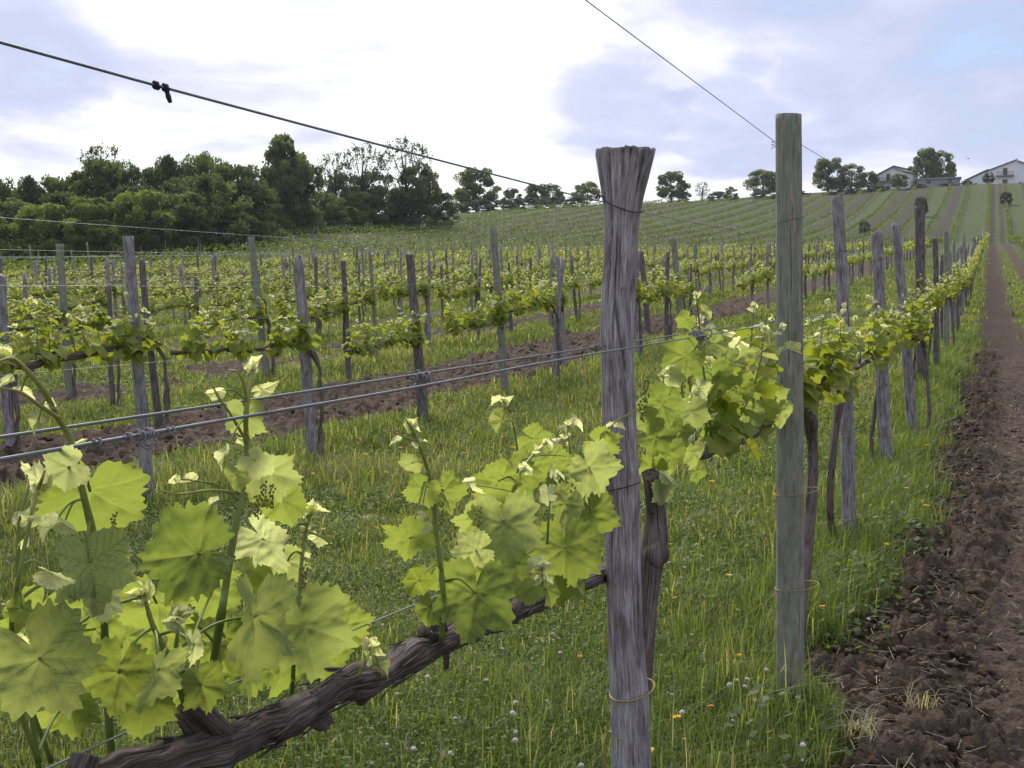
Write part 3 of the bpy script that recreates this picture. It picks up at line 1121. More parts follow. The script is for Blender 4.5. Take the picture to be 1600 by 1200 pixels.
def build_flowers():
    rng = np.random.default_rng(11)
    F = flower_meshes()
    whites = [(1068, 979), (1096, 1021), (1173, 1048), (1148, 1064), (1194, 1045), (1085, 1098), (1143, 951), (1285, 954), (1343, 943), (1341, 961),
              (1183, 845), (1108, 850), (1071, 867), (1047, 895), (1112, 881), (1250, 1177), (1288, 934), (1248, 1156), (1145, 1118), (824, 969),
              (637, 1083), (835, 1126), (607, 1146), (651, 1158), (806, 1147), (843, 1091), (828, 1090), (797, 1098), (588, 964), (623, 947),
              (565, 958), (770, 1011), (861, 990), (849, 999), (1064, 876), (1040, 1084), (920, 1195), (700, 1044), (583, 888), (622, 946),
              (534, 1105), (507, 913), (1075, 820), (1085, 815), (1092, 870), (1068, 902), (1055, 885), (1152, 1068), (1140, 1050), (1190, 870),
              (880, 1015), (905, 965), (760, 1060), (720, 1120), (560, 1030), (640, 1010), (1065, 560), (1090, 690), (1160, 900), (690, 1165)]
    yellows = [(1161, 1023), (1070, 1161), (1304, 955), (1302, 966), (1319, 881), (1084, 1130), (1224, 1148), (1074, 938), (1267, 947), (1442, 790),
               (1455, 794), (1134, 900), (1069, 1165), (915, 943), (1031, 1063), (606, 790), (573, 821), (730, 712), (554, 858), (703, 936), (533, 684),
               (507, 824), (507, 734), (1449, 742), (1468, 541), (1459, 653), (1470, 700), (740, 735), (640, 760), (560, 720), (480, 735), (830, 640),
               (570, 590), (700, 570), (1420, 770), (1380, 850), (620, 700), (590, 745), (850, 720), (780, 690), (1060, 745), (1100, 760)]
    oranges = [(1115, 1111), (898, 1021), (532, 690)]
    seen = set()
    for lst, kinds, lab, cat, grp in ((whites, (0, 1), 'small white clover flower in the grass', 'flower', 'white clover flowers in the grass'),
                                      (yellows, (2,), 'small yellow flower on a thin stem in the grass', 'flower', 'yellow flowers in the grass'),
                                      (oranges, (3,), 'tiny orange flower among the meadow grass', 'flower', 'orange flowers in the grass')):
        for q, (px, py) in enumerate(lst):
            k = kinds[q % len(kinds)]
            p = ground_hit(px, py + 15)
            s = rng.uniform(.5, .85) * min(1.6, max(1, depth(p) / 6)) * (1.25 if k >= 2 else 1)
            p = ground_hit(px, py + (.22 if k < 2 else .24) * s * F0 / depth(p))
            o = F[k] if k not in seen else F[k].copy()
            if k in seen:
                COL.objects.link(o)
            seen.add(k)
            o.location = (p[0], p[1], h1(p[0], p[1]) - .01)
            o.rotation_euler = (rng.normal(0, .25), rng.normal(0, .25), rng.uniform(0, 6.28))
            o.scale = (s, s, s)
            tag(o, lab, cat, grp)


build_flowers()

# ---------------------------------------------------------------- posts
def post_mesh(name, base, top, r0, r1, seed, mat, style='round', n=28, m=44):
    """a vineyard stake from base to top: split, round or knotty"""
    rng = np.random.default_rng(seed)
    base, top = np.asarray(base, float), np.asarray(top, float)
    t = np.linspace(0, 1, m)
    side = unit(np.cross(top - base, [0.3, 1, 0]))
    fw = np.cross(side, unit(top - base))
    bow = .012 if style != 'round' else .004
    p = base + (top - base) * t[:, None]
    p = p + side * (bow * np.sin(np.pi * t) * rng.normal() + (.004 if style != 'round' else .001) * fbm(t * 5, t * 0 + seed, seed=seed))[:, None]
    p = p + fw * (bow * np.sin(np.pi * t) * rng.normal())[:, None]
    r = r0 + (r1 - r0) * t
    amp = {'round': .015, 'split': .06, 'knotty': .10}[style]
    ga = rng.uniform(0, 6.28, 4)
    flat_a = rng.uniform(0, 6.28)

    def disp(A, s):
        d = 1 + amp * fbm(np.cos(A) * 1.3 + seed, np.sin(A) * 1.3, s * 3, seed=seed, o=2) + amp * .5 * fbm(np.cos(A) * 5, np.sin(A) * 5, s * 1.6, seed=seed + 5, o=2)
        if style != 'round':
            for g in ga:
                dd = np.angle(np.exp(1j * (A - g - .25 * np.sin(s * 2 + g))))
                d = d - .13 * np.exp(-(dd / .13) ** 2) * (.4 + .6 * sstep(-.2, .5, vnoise(s * 2 + g * 9, A * 0, seed=seed)))
        else:
            for g in ga[:3]:
                dd = np.angle(np.exp(1j * (A - g - .12 * np.sin(s * 3 + g))))
                d = d - .10 * np.exp(-(dd / .06) ** 2) * sstep(.0, .5, vnoise(s * 1.3 + g * 9, A * 0, seed=seed))
        if style == 'split':
            cs = np.cos(np.angle(np.exp(1j * (A - flat_a))))
            d = np.minimum(d, .62 / np.maximum(cs, .05))
        return d
    V, Q, T, bk = tube(p, r, n, disp, cap=True)
    # weathered, uneven top
    nb = n * m
    ring = np.arange((m - 1) * n, m * n)
    ax = unit(top - base)
    slope = rng.normal(0, .35 if style != 'round' else .05)
    V[ring] += ax * ((V[ring] - p[-1]) @ side * slope + (.004 * rng.normal(0, 1, n) if style != 'round' else 0))[:, None]
    mb = MB()
    bk = bk + np.array([seed * 1.7, seed * .9, seed * 3.1])
    mb.add(V, Q, T, 0, bark=bk)
    return mb.build(name, mat, origin=base)


def ring_path(c, a, b, tilt=(0, 0), n=28, ang=0.0, start=0.0, sweep=2 * math.pi, dz=0.0):
    q = np.linspace(start, start + sweep, n)
    ca, sa = math.cos(ang), math.sin(ang)
    x, y = a * np.cos(q), b * np.sin(q)
    X, Y = x * ca - y * sa, x * sa + y * ca
    Z = X * tilt[0] + Y * tilt[1] + dz * np.linspace(0, 1, n)
    return np.stack([c[0] + X, c[1] + Y, c[2] + Z], -1)


POSTS = []          # (x, y, row) of every post, to keep repeats apart


def main_post():
    """the flared, cracked old post in front"""
    Y1 = onX(980, 900, ROW0)[1]
    prof = [(237, 930, 1024), (262, 934, 1018), (290, 938, 1010), (318, 942, 1003), (345, 944, 998), (390, 943.5, 996), (430, 942, 994), (470, 939.5, 992.5),
            (510, 938, 991), (545, 938.5, 990), (600, 940, 991.5), (660, 941, 994), (720, 944, 997), (760, 945, 999), (800, 946, 1000), (860, 946.5, 1001),
            (930, 948, 1002), (1000, 950, 1004), (1045, 952, 1010), (1070, 952.5, 1014), (1120, 954, 1016), (1190, 955, 1017)]
    rows = []
    for py, xl, xr in prof:
        c = onY((xl + xr) / 2, py, Y1)
        rows.append((c[2], c[0], (xr - xl) / 2 * depth(c) / F0))
    rows.append((.35, rows[-1][1] + .004, rows[-1][2] * 1.04))
    rows.append((-.06, rows[-1][1] + .004, rows[-1][2] * 1.05))
    rows = np.array(rows)[::-1]
    zt = rows[-1, 0]
    z = np.concatenate([np.linspace(-.06, .9, 60, endpoint=False), np.linspace(.9, zt, 210)])
    cx = np.interp(z, rows[:, 0], rows[:, 1])
    rad = np.interp(z, rows[:, 0], rows[:, 2])
    k = np.ones(9) / 9
    rad[8:-8] = np.convolve(rad, k, 'same')[8:-8]
    cx[8:-8] = np.convolve(cx, k, 'same')[8:-8]
    n = 200
    a = np.linspace(0, 2 * np.pi, n, endpoint=False)
    A, Z = np.meshgrid(a, z)
    Rd = np.repeat(rad[:, None], n, 1)
    # direction to the camera, so cracks can be set where they are seen
    av = math.atan2(-Y1, -cx.mean())
    ap = np.angle(np.exp(1j * (A - av)))              # 0 faces the camera, + is to its right
    cx_, cs_ = np.cos(A), np.sin(A)
    D = 1 + .030 * fbm(cx_ * 1.5, cs_ * 1.5, Z * 6, seed=4, o=2) + .011 * fbm(cx_ * 4 + .3 * np.sin(Z * 9), cs_ * 4, Z * 10, seed=8, o=3) \
        + .013 * fbm(cx_ * 13 + .3 * np.sin(Z * 13), cs_ * 13, Z * 26, seed=15, o=3)

    def crack(a0, z0, z1, depth_, width, slant=0.0, wob=.05):
        t = np.clip((Z - z0) / (z1 - z0), 0, 1)
        c = a0 + slant * (1 - t) + wob * np.sin(Z * 23 + a0 * 5)
        w = width * (.35 + .65 * t)
        w = w * 2.0
        return depth_ * 1.25 * np.exp(-(((ap - c) / w) ** 2)) * sstep(0, .25, t) * (Z < z1 + .02)
    D -= crack(.74, zt - .15, zt + .05, .46, .030, -.05, .02)
    D -= crack(-.62, zt - .20, zt + .05, .34, .022, .10, .03)
    D -= crack(-.10, zt - .07, zt + .05, .12, .03)
    D -= crack(.25, zt - .05, zt + .05, .10, .025)
    D -= crack(-1.05, zt - .12, zt + .05, .14, .03)
    D -= crack(.30, zt - .60, zt - .30, .10, .06, .25)
    D -= crack(-.35, zt - 1.0, zt - .45, .08, .05, .1)
    D -= crack(-.72, .4, 1.15, .10, .045, 0)
    D -= crack(.62, .2, 1.0, .07, .05, 0)
    # the torn scar running down the front, and its flap
    zz = zt - Z
    sc = sstep(.27, .33, zz) * (1 - sstep(.44, .50, zz))
    pos_ = -.25 + (zz - .30) * 5.6
    D -= .34 * sc * np.exp(-((ap - pos_) / .10) ** 2)
    D += .13 * sc * np.exp(-((ap - pos_ - .26) / .16) ** 2)
    D -= .26 * np.exp(-((ap - .95) / .22) ** 2 - ((zz - .295) / .028) ** 2)
    D += .05 * np.exp(-((ap + .75) / .35) ** 2 - ((zz - .36) / .05) ** 2)
    D += .08 * np.exp(-((ap + .1) / .30) ** 2 - ((zz - .455) / .03) ** 2)
    Rr = Rd * D
    # broken top edge
    jag = .003 * fbm(np.cos(a) * 3, np.sin(a) * 3, seed=5, o=3) + .0018 * np.sign(vnoise(np.cos(a) * 5, np.sin(a) * 5, seed=6))
    fl = sstep(zt - .05, zt, Z)
    Zj = Z + fl * jag[None]
    V = np.stack([cx[:, None] + Rr * cx_, Y1 + Rr * cs_, Zj], -1)
    m = len(z)
    # cap: rings going in over the end grain
    caps = []
    for q in (.96, .85, .6, .3):
        rr_ = Rr[-1] * q
        caps.append(np.stack([cx[-1] + rr_ * np.cos(a), Y1 + rr_ * np.sin(a), zt + .003 + jag * q - .004 * (1 - q) + .002 * fbm(np.cos(a) * 9 * q, np.sin(a) * 9 * q, seed=9)], -1))
    V = np.concatenate([V, np.array(caps)]).reshape(-1, 3)
    bark = np.stack([cx_, cs_, Z], -1).reshape(-1, 3)
    cb = np.concatenate([np.stack([np.cos(a) * q, np.sin(a) * q, np.full(n, 5.0 + q * .3)], -1) for q in (.96, .85, .6, .3)])
    bark = np.vstack([bark, cb, [[0, 0, 5.0]]])
    V = np.vstack([V, [[cx[-1], Y1, zt]]])
    mm = m + 4
    i = np.arange(mm - 1)[:, None] * n
    j = np.arange(n)[None]
    k_ = (j + 1) % n
    Q = np.stack([i + j, i + k_, i + n + k_, i + n + j], -1).reshape(-1, 4)
    jj = np.arange(n)
    T = np.stack([np.full(n, mm * n), (mm - 1) * n + jj, (mm - 1) * n + (jj + 1) % n], -1)
    mb = MB()
    mb.add(V, Q, T, 0, bark=bark)
    o = mb.build('wooden_post', MAT['old_wood'], origin=(cx[0], Y1, 0))
    tag(o, 'thick cracked grey post with flared broken top, nearest the viewer', 'post', 'posts of the near vine row')
    POSTS.append((cx[0], Y1, 0))
    return Y1, cx, z, rad


Y1, P1X, P1Z, P1R = main_post()


def p1(zq):
    return np.interp(zq, P1Z, P1X), np.interp(zq, P1Z, P1R)


ROW1P = []


def near_posts():
    spec = [  # top px, base px, width px at base and top, material, style, label
        ((1232, 179), (1235, 1100), 43, 38, 'treated_wood', 'round', 'tall round green-tinged post with a smooth flat top'),
        ((1310, 308), (1330, 866), 28, 21, 'grey_wood', 'split', 'grey split post with two wire wraps, behind the tall green-tinged post'),
        ((1370, 363), (1387, 746), 21, 17, 'grey_wood', 'split', 'short grey post with a rounded top, fourth along the near row'),
        ((1400, 350), (1429, 694), 17, 13, 'grey_wood', 'knotty', 'leaning grey post with a notched dark top in the near row'),
        ((1437, 322), (1441, 608), 15, 15, 'brown_wood', 'round', 'tallest dark post past the leaning notched one in the near row'),
        ((1461, 372), (1464, 590), 9, 8, 'brown_wood', 'split', 'thin dark post just beyond the tallest dark post of the near row'),
        ((1479, 362), (1478, 560), 9, 8, 'treated_wood', 'round', 'slim pale post, last clear one of the near row')]
    for i, (tp, bp, w0, w1, mat, st, lab) in enumerate(spec):
        b = ground_hit(*bp)
        f = depth(b)
        b[2] -= .05
        # the top lies on the vertical line through the base, leaned sideways as seen
        q = raydir(*tp)
        hd = np.array([FWD[0], FWD[1], 0])
        hd /= np.linalg.norm(hd)
        t = CAM + q * (((b - CAM) @ hd) / (q @ hd))
        o = post_mesh('wooden_post', b, t, w0 / 2 * f / F0, w1 / 2 * f / F0, 40 + i, MAT[mat], st, 90 if i < 2 else 44, 110 if i < 2 else 70)
        tag(o, lab, 'post', 'posts of the near vine row')
        POSTS.append((b[0], b[1], 0))
        ROW1P.append((b, t, w0 / 2 * f / F0))


near_posts()


def second_row_posts():
    spec = [
        ((200, 369), (234, 788), 20, 16, 'grey_wood', 'round', 'stout pale grey post behind the dry tendrils on the wire', 1),
        ((465, 404), (489, 720), 19, 16, 'grey_wood', 'knotty', 'weathered post with a ragged top, second row, right of the pale stout one', 1),
        ((639, 397), (663, 662), 16, 12, 'brown_wood', 'knotty', 'dark gnarled post with pitted top behind the wire knot', 1),
        ((770, 354), (790, 618), 13, 11, 'treated_wood', 'round', 'tall greenish post standing alone left of the cracked front post', 1),
        ((871, 400), (884, 578), 10, 8, 'grey_wood', 'split', 'thin grey split post close left of the cracked front post', 1),
        ((1001, 392), (1013, 522), 10, 8, 'brown_wood', 'split', 'dark slanting stake just right of the cracked front post', 1),
        ((1052, 371), (1064, 512), 10, 9, 'treated_wood', 'round', 'tall olive post midway between the two big front posts', 1),
        ((2, 430), (18, 712), 17, 14, 'grey_wood', 'split', 'grey post cut by the left edge of the view', 2),
        ((93, 381), (109, 628), 12, 11, 'treated_wood', 'round', 'tall green post before the dark trees at the left', 2),
        ((221, 405), (251, 672), 12, 9, 'brown_wood', 'split', 'dark split post close behind the stout pale post', 2),
        ((392, 370), (418, 594), 12, 10, 'treated_wood', 'round', 'tall smooth post left of the ragged-topped weathered one', 2),
        ((536, 407), (546, 596), 9, 8, 'brown_wood', 'knotty', 'short dark-capped stake between the ragged post and the gnarled one', 2)]
    for i, (tp, bp, w0, w1, mat, st, lab, row) in enumerate(spec):
        b = ground_hit(*bp)
        f = depth(b)
        q = raydir(*tp)
        hd = np.array([FWD[0], FWD[1], 0])
        hd /= np.linalg.norm(hd)
        t = CAM + q * (((b - CAM) @ hd) / (q @ hd))
        b = b - np.array([0, 0, .04])
        o = post_mesh('wooden_post', b, t, w0 / 2 * f / F0, w1 / 2 * f / F0, 70 + i, MAT[mat], st, 24, 40)
        tag(o, lab, 'post', 'posts of the rows behind')
        POSTS.append((b[0], b[1], row))


second_row_posts()

NROW = 9                                      # rows of the near vineyard beyond the first
ORD = ['near', 'second', 'third', 'fourth', 'fifth', 'sixth', 'seventh', 'eighth', 'ninth', 'tenth', 'eleventh']


def row_x(k):
    return ROW0 if k == 0 else ROWK - (k - 1) * PITCH


def generic_spots():
    """every further post of the near vineyard: (x, y, row)"""
    rng = np.random.default_rng(5)
    out = []
    for k in range(0, NROW + 1):
        X = row_x(k)
        y0 = {0: 20.5, 1: 5.0}.get(k, max(4, -X / 1.155 - 1.5))
        y1 = 150 if k == 0 else 120 - 2 * k
        y = y0 + rng.uniform(0, 2)
        while y < y1:
            x = X + rng.normal(0, .06)
            if all(abs(y - b) > 1.3 or abs(x - a) > 1.2 for a, b, r in POSTS):
                out.append((x, y, k))
            y += 2.15 * rng.uniform(.9, 1.12)
    for q in range(14):                           # the row across the lane
        out.append((2.75 + rng.normal(0, .06), 58 + q * 3.0, -1))
    return out


def place_repeat(o, first, x, y, z, rz, rx, ry, s=1.0, sz=None):
    c = o if first else copy_tree(o)
    c.location = (x, y, z)
    c.rotation_euler = (rx, ry, rz)
    c.scale = (s, s, sz or s)
    return c


SPOTS = sorted(generic_spots(), key=lambda s: depth((s[0], s[1], 0)))
N_POST = 268


def generic_posts():
    rng = np.random.default_rng(17)
    var = []
    for i, (mat, st, h, r) in enumerate((('grey_wood', 'split', 1.75, .042), ('grey_wood', 'knotty', 1.8, .045), ('brown_wood', 'split', 1.7, .038), ('treated_wood', 'round', 2.05, .040),
                                         ('brown_wood', 'knotty', 1.78, .043), ('treated_wood', 'round', 1.95, .040), ('grey_wood', 'round', 1.85, .036), ('brown_wood', 'split', 1.9, .034))):
        var.append([post_mesh('wooden_post', (0, 0, -.06), (0, 0, h), r, r * .85, 200 + i, MAT[mat], st, 12, 14), True, h, mat])
    hd = {'grey_wood': 'grey', 'brown_wood': 'dark brown', 'treated_wood': 'greenish'}
    for x, y, k in SPOTS[:N_POST]:
        v = var[int(rng.choice(8, p=[.2, .15, .15, .12, .14, .06, .1, .08]))]
        lean_side = rng.normal(.035, .035)
        s = rng.uniform(.93, 1.07)
        o = place_repeat(v[0], v[1], x, y, h1(x, y), rng.uniform(0, 6.28) if v[1] is None else 0, rng.normal(0, .03), -lean_side, s, s * rng.uniform(.9, 1.08))
        v[1] = False
        where = ('across the lane' if k == -1 else 'far along the near row' if k == 0 else f'in the {ORD[k]} row from the lane')
        d = 'small' if depth((x, y, 0)) > 45 else 'distant' if depth((x, y, 0)) > 22 else 'mid-distance'
        tag(o, f'{d} {hd[v[3]]} post {where}', 'post', f'{hd[v[3]]} posts {where}')
    for v in var:
        if v[1]:
            bpy.data.objects.remove(v[0])
    # the smallest posts, as one mass
    mb = MB()
    for x, y, k in SPOTS[N_POST:]:
        z = h1(x, y)
        h = rng.uniform(1.6, 2.0)
        l = rng.normal(.03, .03)
        V, Q, T, bk = tube(np.array([[x, y, z - .05], [x - l * h, y, z + h]]), .042, 5)
        mb.add(V, Q, T, 0, bark=bk + rng.uniform(0, 9))
    # sparse stakes on the hillside
    for px, y0, y1 in [(0, 0, 0)]:
        pass
    for k in range(1, 46):
        X = row_x(k)
        for y in np.arange(40, 320, 6.5):
            yy = y + rng.uniform(-1, 1)
            a, b, f = to_px((X, yy, h1(X, yy)))
            if -60 < a < 1650 and hill_zone(X, yy, k) and rng.uniform() < .6:
                z = h1(X, yy)
                h = rng.uniform(1.3, 1.9)
                V, Q, T, bk = tube(np.array([[X, yy, z - .05], [X, yy, z + h]]), (.035 + .01 * (f > 120)), 4, cap=False)
                mb.add(V, Q, T, 0, bark=bk + rng.uniform(0, 9))
    o = mb.build('distant_posts', MAT['grey_wood'])
    tag(o, 'far-off stakes of the distant vine rows', 'posts', kind='stuff')


RIDGE_PX = [-200, 0, 200, 400, 600, 800, 1000, 1300, 1545, 1700]
RIDGE_F = [88, 95, 108, 134, 175, 224, 264, 294, 297, 297]


def hill_zone(X, Y, k):
    a, b, f = to_px((X, Y, h1(X, Y)))
    if f > np.interp(a, RIDGE_PX, RIDGE_F):
        return False
    if k <= NROW and Y < (150 if k == 0 else 121 - 2 * k):
        return False
    return True


generic_posts()


# ---------------------------------------------------------------- wires
def wire(name, pts, rad, mat, label, group=None, n=60, sides=6, cat='wire'):
    V, Q, T, bk = tube(smooth_path(pts, n), rad, sides)
    mb = MB()
    mb.add(V, Q, T, 0, bark=bk)
    o = mb.build(name, MAT[mat])
    return tag(o, label, cat, group)


def row1_wires():
    # top wire from over the viewer's left shoulder to the flared post, and on
    Xa = ROW0 + .0
    A0, A1, A2, A3 = (onX(*q, Xa) for q in ((0, 66), (250, 135), (600, 228), (905, 307)))
    d = unit(A3 - A1)
    xr, rr = p1(A3[2])
    front = np.array([xr - .02, Y1 - rr - .002, onY(940, 319, Y1)[2]])
    wire('trellis_wire', [A0 - unit(A1 - A0) * 1.2, A0, A1, A2, A3, front], .00135, 'coated_wire', 'single top wire running from upper left to the cracked front post', 'wires of the near row')
    e = onX(1008, 333, ROW0 - .0)
    tpos = ROW1P[0][1]
    e2 = np.array([ROW1P[0][0][0] - .045, ROW1P[0][0][1], onX(1212, 372, ROW0)[2]])
    wire('trellis_wire', [np.array([p1(e[2])[0] + .02, Y1 + .02, e[2] + .006]), e, e2], .0012, 'pale_wire', 'short pale wire from the cracked front post to the green-tinged post', 'wires of the near row')
    # wire to the head of the second post
    b0 = onX(915, 0, ROW0 - .03)
    b1 = onX(1210, 221, ROW0 - .03)
    c = ROW1P[0][0]
    rr = ROW1P[0][2]
    lp = ring_path((c[0], c[1], b1[2]), rr * 1.0, rr * 1.0, n=20, start=2.6, sweep=2.6)
    wire('trellis_wire', [b0 - unit(b1 - b0) * 1.5, b0, b1], .0011, 'steel_wire', 'thin wire slanting down from the sky to the green-tinged post', 'wires of the near row')
    b2, b3 = onX(1254, 247, ROW0), ROW1P[4][1] - np.array([0, 0, .12])
    wire('trellis_wire', [np.array([tpos[0] + .01, tpos[1] + .03, b2[2] + .012]), b3], .0011, 'steel_wire', 'thin wire continuing behind the head of the green-tinged post', 'wires of the near row')
    # twisted loop where it is fixed
    q = np.linspace(0, 1, 40)
    loop = np.stack([b1[0] - .004 + .008 * np.cos(q * 17), b1[1] + .008 * np.sin(q * 17), b1[2] - .028 * q + .004], -1)
    wire('wire_loop', loop, .0011, 'steel_wire', 'little twisted wire loop at the head of the green-tinged post', cat='wire', n=60)
    # the pair of catch wires
    def run(X, pix, extra):
        p = [onX(a, b, X) for a, b in pix]
        p = [p[0] - unit(p[1] - p[0]) * 1.4] + p
        for y in extra:
            p.append(np.array([ROW0 + (X - ROW0) * .8, y, h1(ROW0, y) + 1.40]))
        return p
    wire('trellis_wire', run(-.640, [(0, 718), (330, 660), (660, 603), (945, 550), (1240, 502)], (6.3, 8.6, 11, 14, 18, 24, 32, 44, 60)), .0017, 'coated_wire',
         'lower of the two thick grey wires crossing in front of the posts', 'wires of the near row', n=140)
    wire('trellis_wire', run(-.725, [(0, 683), (450, 616), (945, 540), (1200, 503)], (6.3, 8.6, 11, 14, 18, 24, 32, 44, 60)), .0016, 'coated_wire',
         'upper of the two thick grey wires, passing behind the cracked post', 'wires of the near row', n=140)
    # fruiting wire along the cordon
    wire('trellis_wire', [np.array([ROW0 - .03, y, h1(ROW0, y) * .9 + z]) for y, z in ((-.8, 1.135), (.6, 1.10), (1.3, 1.065), (1.85, 1.03), (2.3, 1.02), (4.1, 1.03), (6.2, 1.05), (8.4, 1.05), (11, 1.05), (14, 1.05),
                          (20, 1.05), (30, 1.05), (60, 1.05))], .0010, 'pale_wire', 'pale wire lying along the thick brown vine arm', 'wires of the near row', n=140)
    # clamp hanging on the top wire
    t = empty('wire_clamp', A1)
    tag(t, 'dark little clamp gripping the top wire at upper left', 'clamp')
    ax = unit(A2 - A0)
    mb = MB()
    for s in (-1, 1):
        u = np.linspace(0, 1, 30)
        cpath = (ax[None] * (s * .006 + .006 * u - .003)[:, None] + np.stack([.0022 * np.cos(u * 19), .0022 * np.sin(u * 19) * 0 + .001, .0032 * np.sin(u * 19)], -1))
        V, Q, T, bk = tube(cpath, .0009, 5)
        mb.add(V, Q, T, 0, bark=bk)
    mb.build('wire_coil', MAT['rusty_wire'], t)
    mb = MB()
    V, Q, T, bk = tube(smooth_path([ax * .008, ax * .010 + np.array([0, 0, -.006]), ax * .013 + np.array([0, 0, -.012])], 10), [.0018, .0021, .0021, .0021, .0021, .0024, .0024, .0021, .002, .0016], 8)
    mb.add(V, Q, T, 0, bark=bk)
    mb.build('hook', MAT['rusty_wire'], t)


row1_wires()


def wraps():
    # dark wire and yellow string round the posts
    z0 = onY(940, 318, Y1)[2]
    xr, rr = p1(z0)
    wire('tie_wire', ring_path((xr, Y1, z0), rr * 1.06, rr * 1.06, (-.45, .25), 40, 0, math.pi * .86, math.pi * 1.25), .0011, 'rusty_wire', 'dark wire wrapped round the cracked front post below its flared top', 'wire wraps on posts', cat='wire tie')
    a = np.array([xr - rr * .85, Y1 - rr * .75, z0 + .008])
    wire('wire_knot', [a + np.array([.004, 0, .003]), a + np.array([-.010, -.004, .004]), a + np.array([-.006, -.004, -.004]), a + np.array([-.002, -.006, .006]), a + np.array([-.014, 0, -.002])],
         .0012, 'rusty_wire', 'dark wire knot at the left edge of the cracked front post', cat='wire tie', n=30)
    z1 = onY(970, 760, Y1)[2]
    xr, rr = p1(z1)
    wire('tie_wire', ring_path((xr, Y1, z1), rr * 1.05, rr * 1.05, (.30, 0), 40), .0010, 'rusty_wire', 'dark wire wrapped halfway down the cracked front post', 'wire wraps on posts', cat='wire tie')
    for pi, py, lab in ((1, 395, 'dark wire wrapped near the top of the grey split post'), (1, 588, 'dark wire wrapped round the middle of the grey split post'), (2, 408, 'dark wire wrapped near the top of the short grey post'),
                        (0, 345, 'faint wire wrapped round the green-tinged post')):
        b, t, r = ROW1P[pi]
        z = onY(1300, py, b[1])[2]
        u = (z - b[2]) / (t[2] - b[2])
        c = b + (t - b) * u
        wire('tie_wire', ring_path((c[0], c[1], z), r * 1.02, r * 1.02, (.25, 0), 36), .0013 if pi else .0006, 'rusty_wire', lab, 'wire wraps on posts', cat='wire tie')

    def string(c, a, b, tilt, lab, ang=0.0, r=.0021):
        wire('vine_tie', ring_path(c, a, b, tilt, 44, ang), r, 'yellow_string', lab, 'yellow strings tying vines to posts', cat='string')
    z = onY(984, 1080, Y1)[2]
    xr, rr = p1(z)
    string((xr + .003, Y1 + .012, z), rr * 1.12, rr * 1.42, (.16, .1), 'yellow string looped low round the cracked front post')
    zb = onY(950, 1165, Y1)[2]
    xr, rr = p1(zb)
    wire('vine_tie', [(xr - rr * .2, Y1 - rr, zb + .035), (xr - rr * 1.0, Y1 - rr * .45, zb + .04), (xr - rr * 1.30, Y1 - rr * .2, zb), (xr - rr * 1.1, Y1 - rr * .3, zb - .05), (xr, Y1 - rr * 1.05, zb - .09)], .0018, 'yellow_string',
         'slack yellow string bulging at the foot of the cracked front post', 'yellow strings tying vines to posts', cat='string')
    for pi, py, lab, dx, da in ((0, 772, 'upper yellow string round the green-tinged post and its vine', .0255, .021), (0, 922, 'lower yellow string round the green-tinged post and its vine', .0255, .021),
                                (1, 678, 'upper yellow string on the grey split post', -.03, .03), (1, 806, 'lower yellow string on the grey split post', -.02, .022), (2, 598, 'upper yellow string on the short grey post', -.03, .03),
                                (2, 678, 'lower yellow string on the short grey post', -.02, .022), (3, 577, 'yellow string on the leaning notched post', 0, 0), (3, 660, 'low yellow string on the leaning notched post and its vine', .04, .045)):
        b, t, r = ROW1P[pi]
        z = onY(1300, py, b[1])[2]
        u = (z - b[2]) / (t[2] - b[2])
        c = b + (t - b) * u
        string((c[0] + dx * .92, c[1] + dx * .4, z), r * 1.14 + da * .95, r * 1.2, (.14, .05), lab, PSI, .0022 if pi else .0018)


wraps()


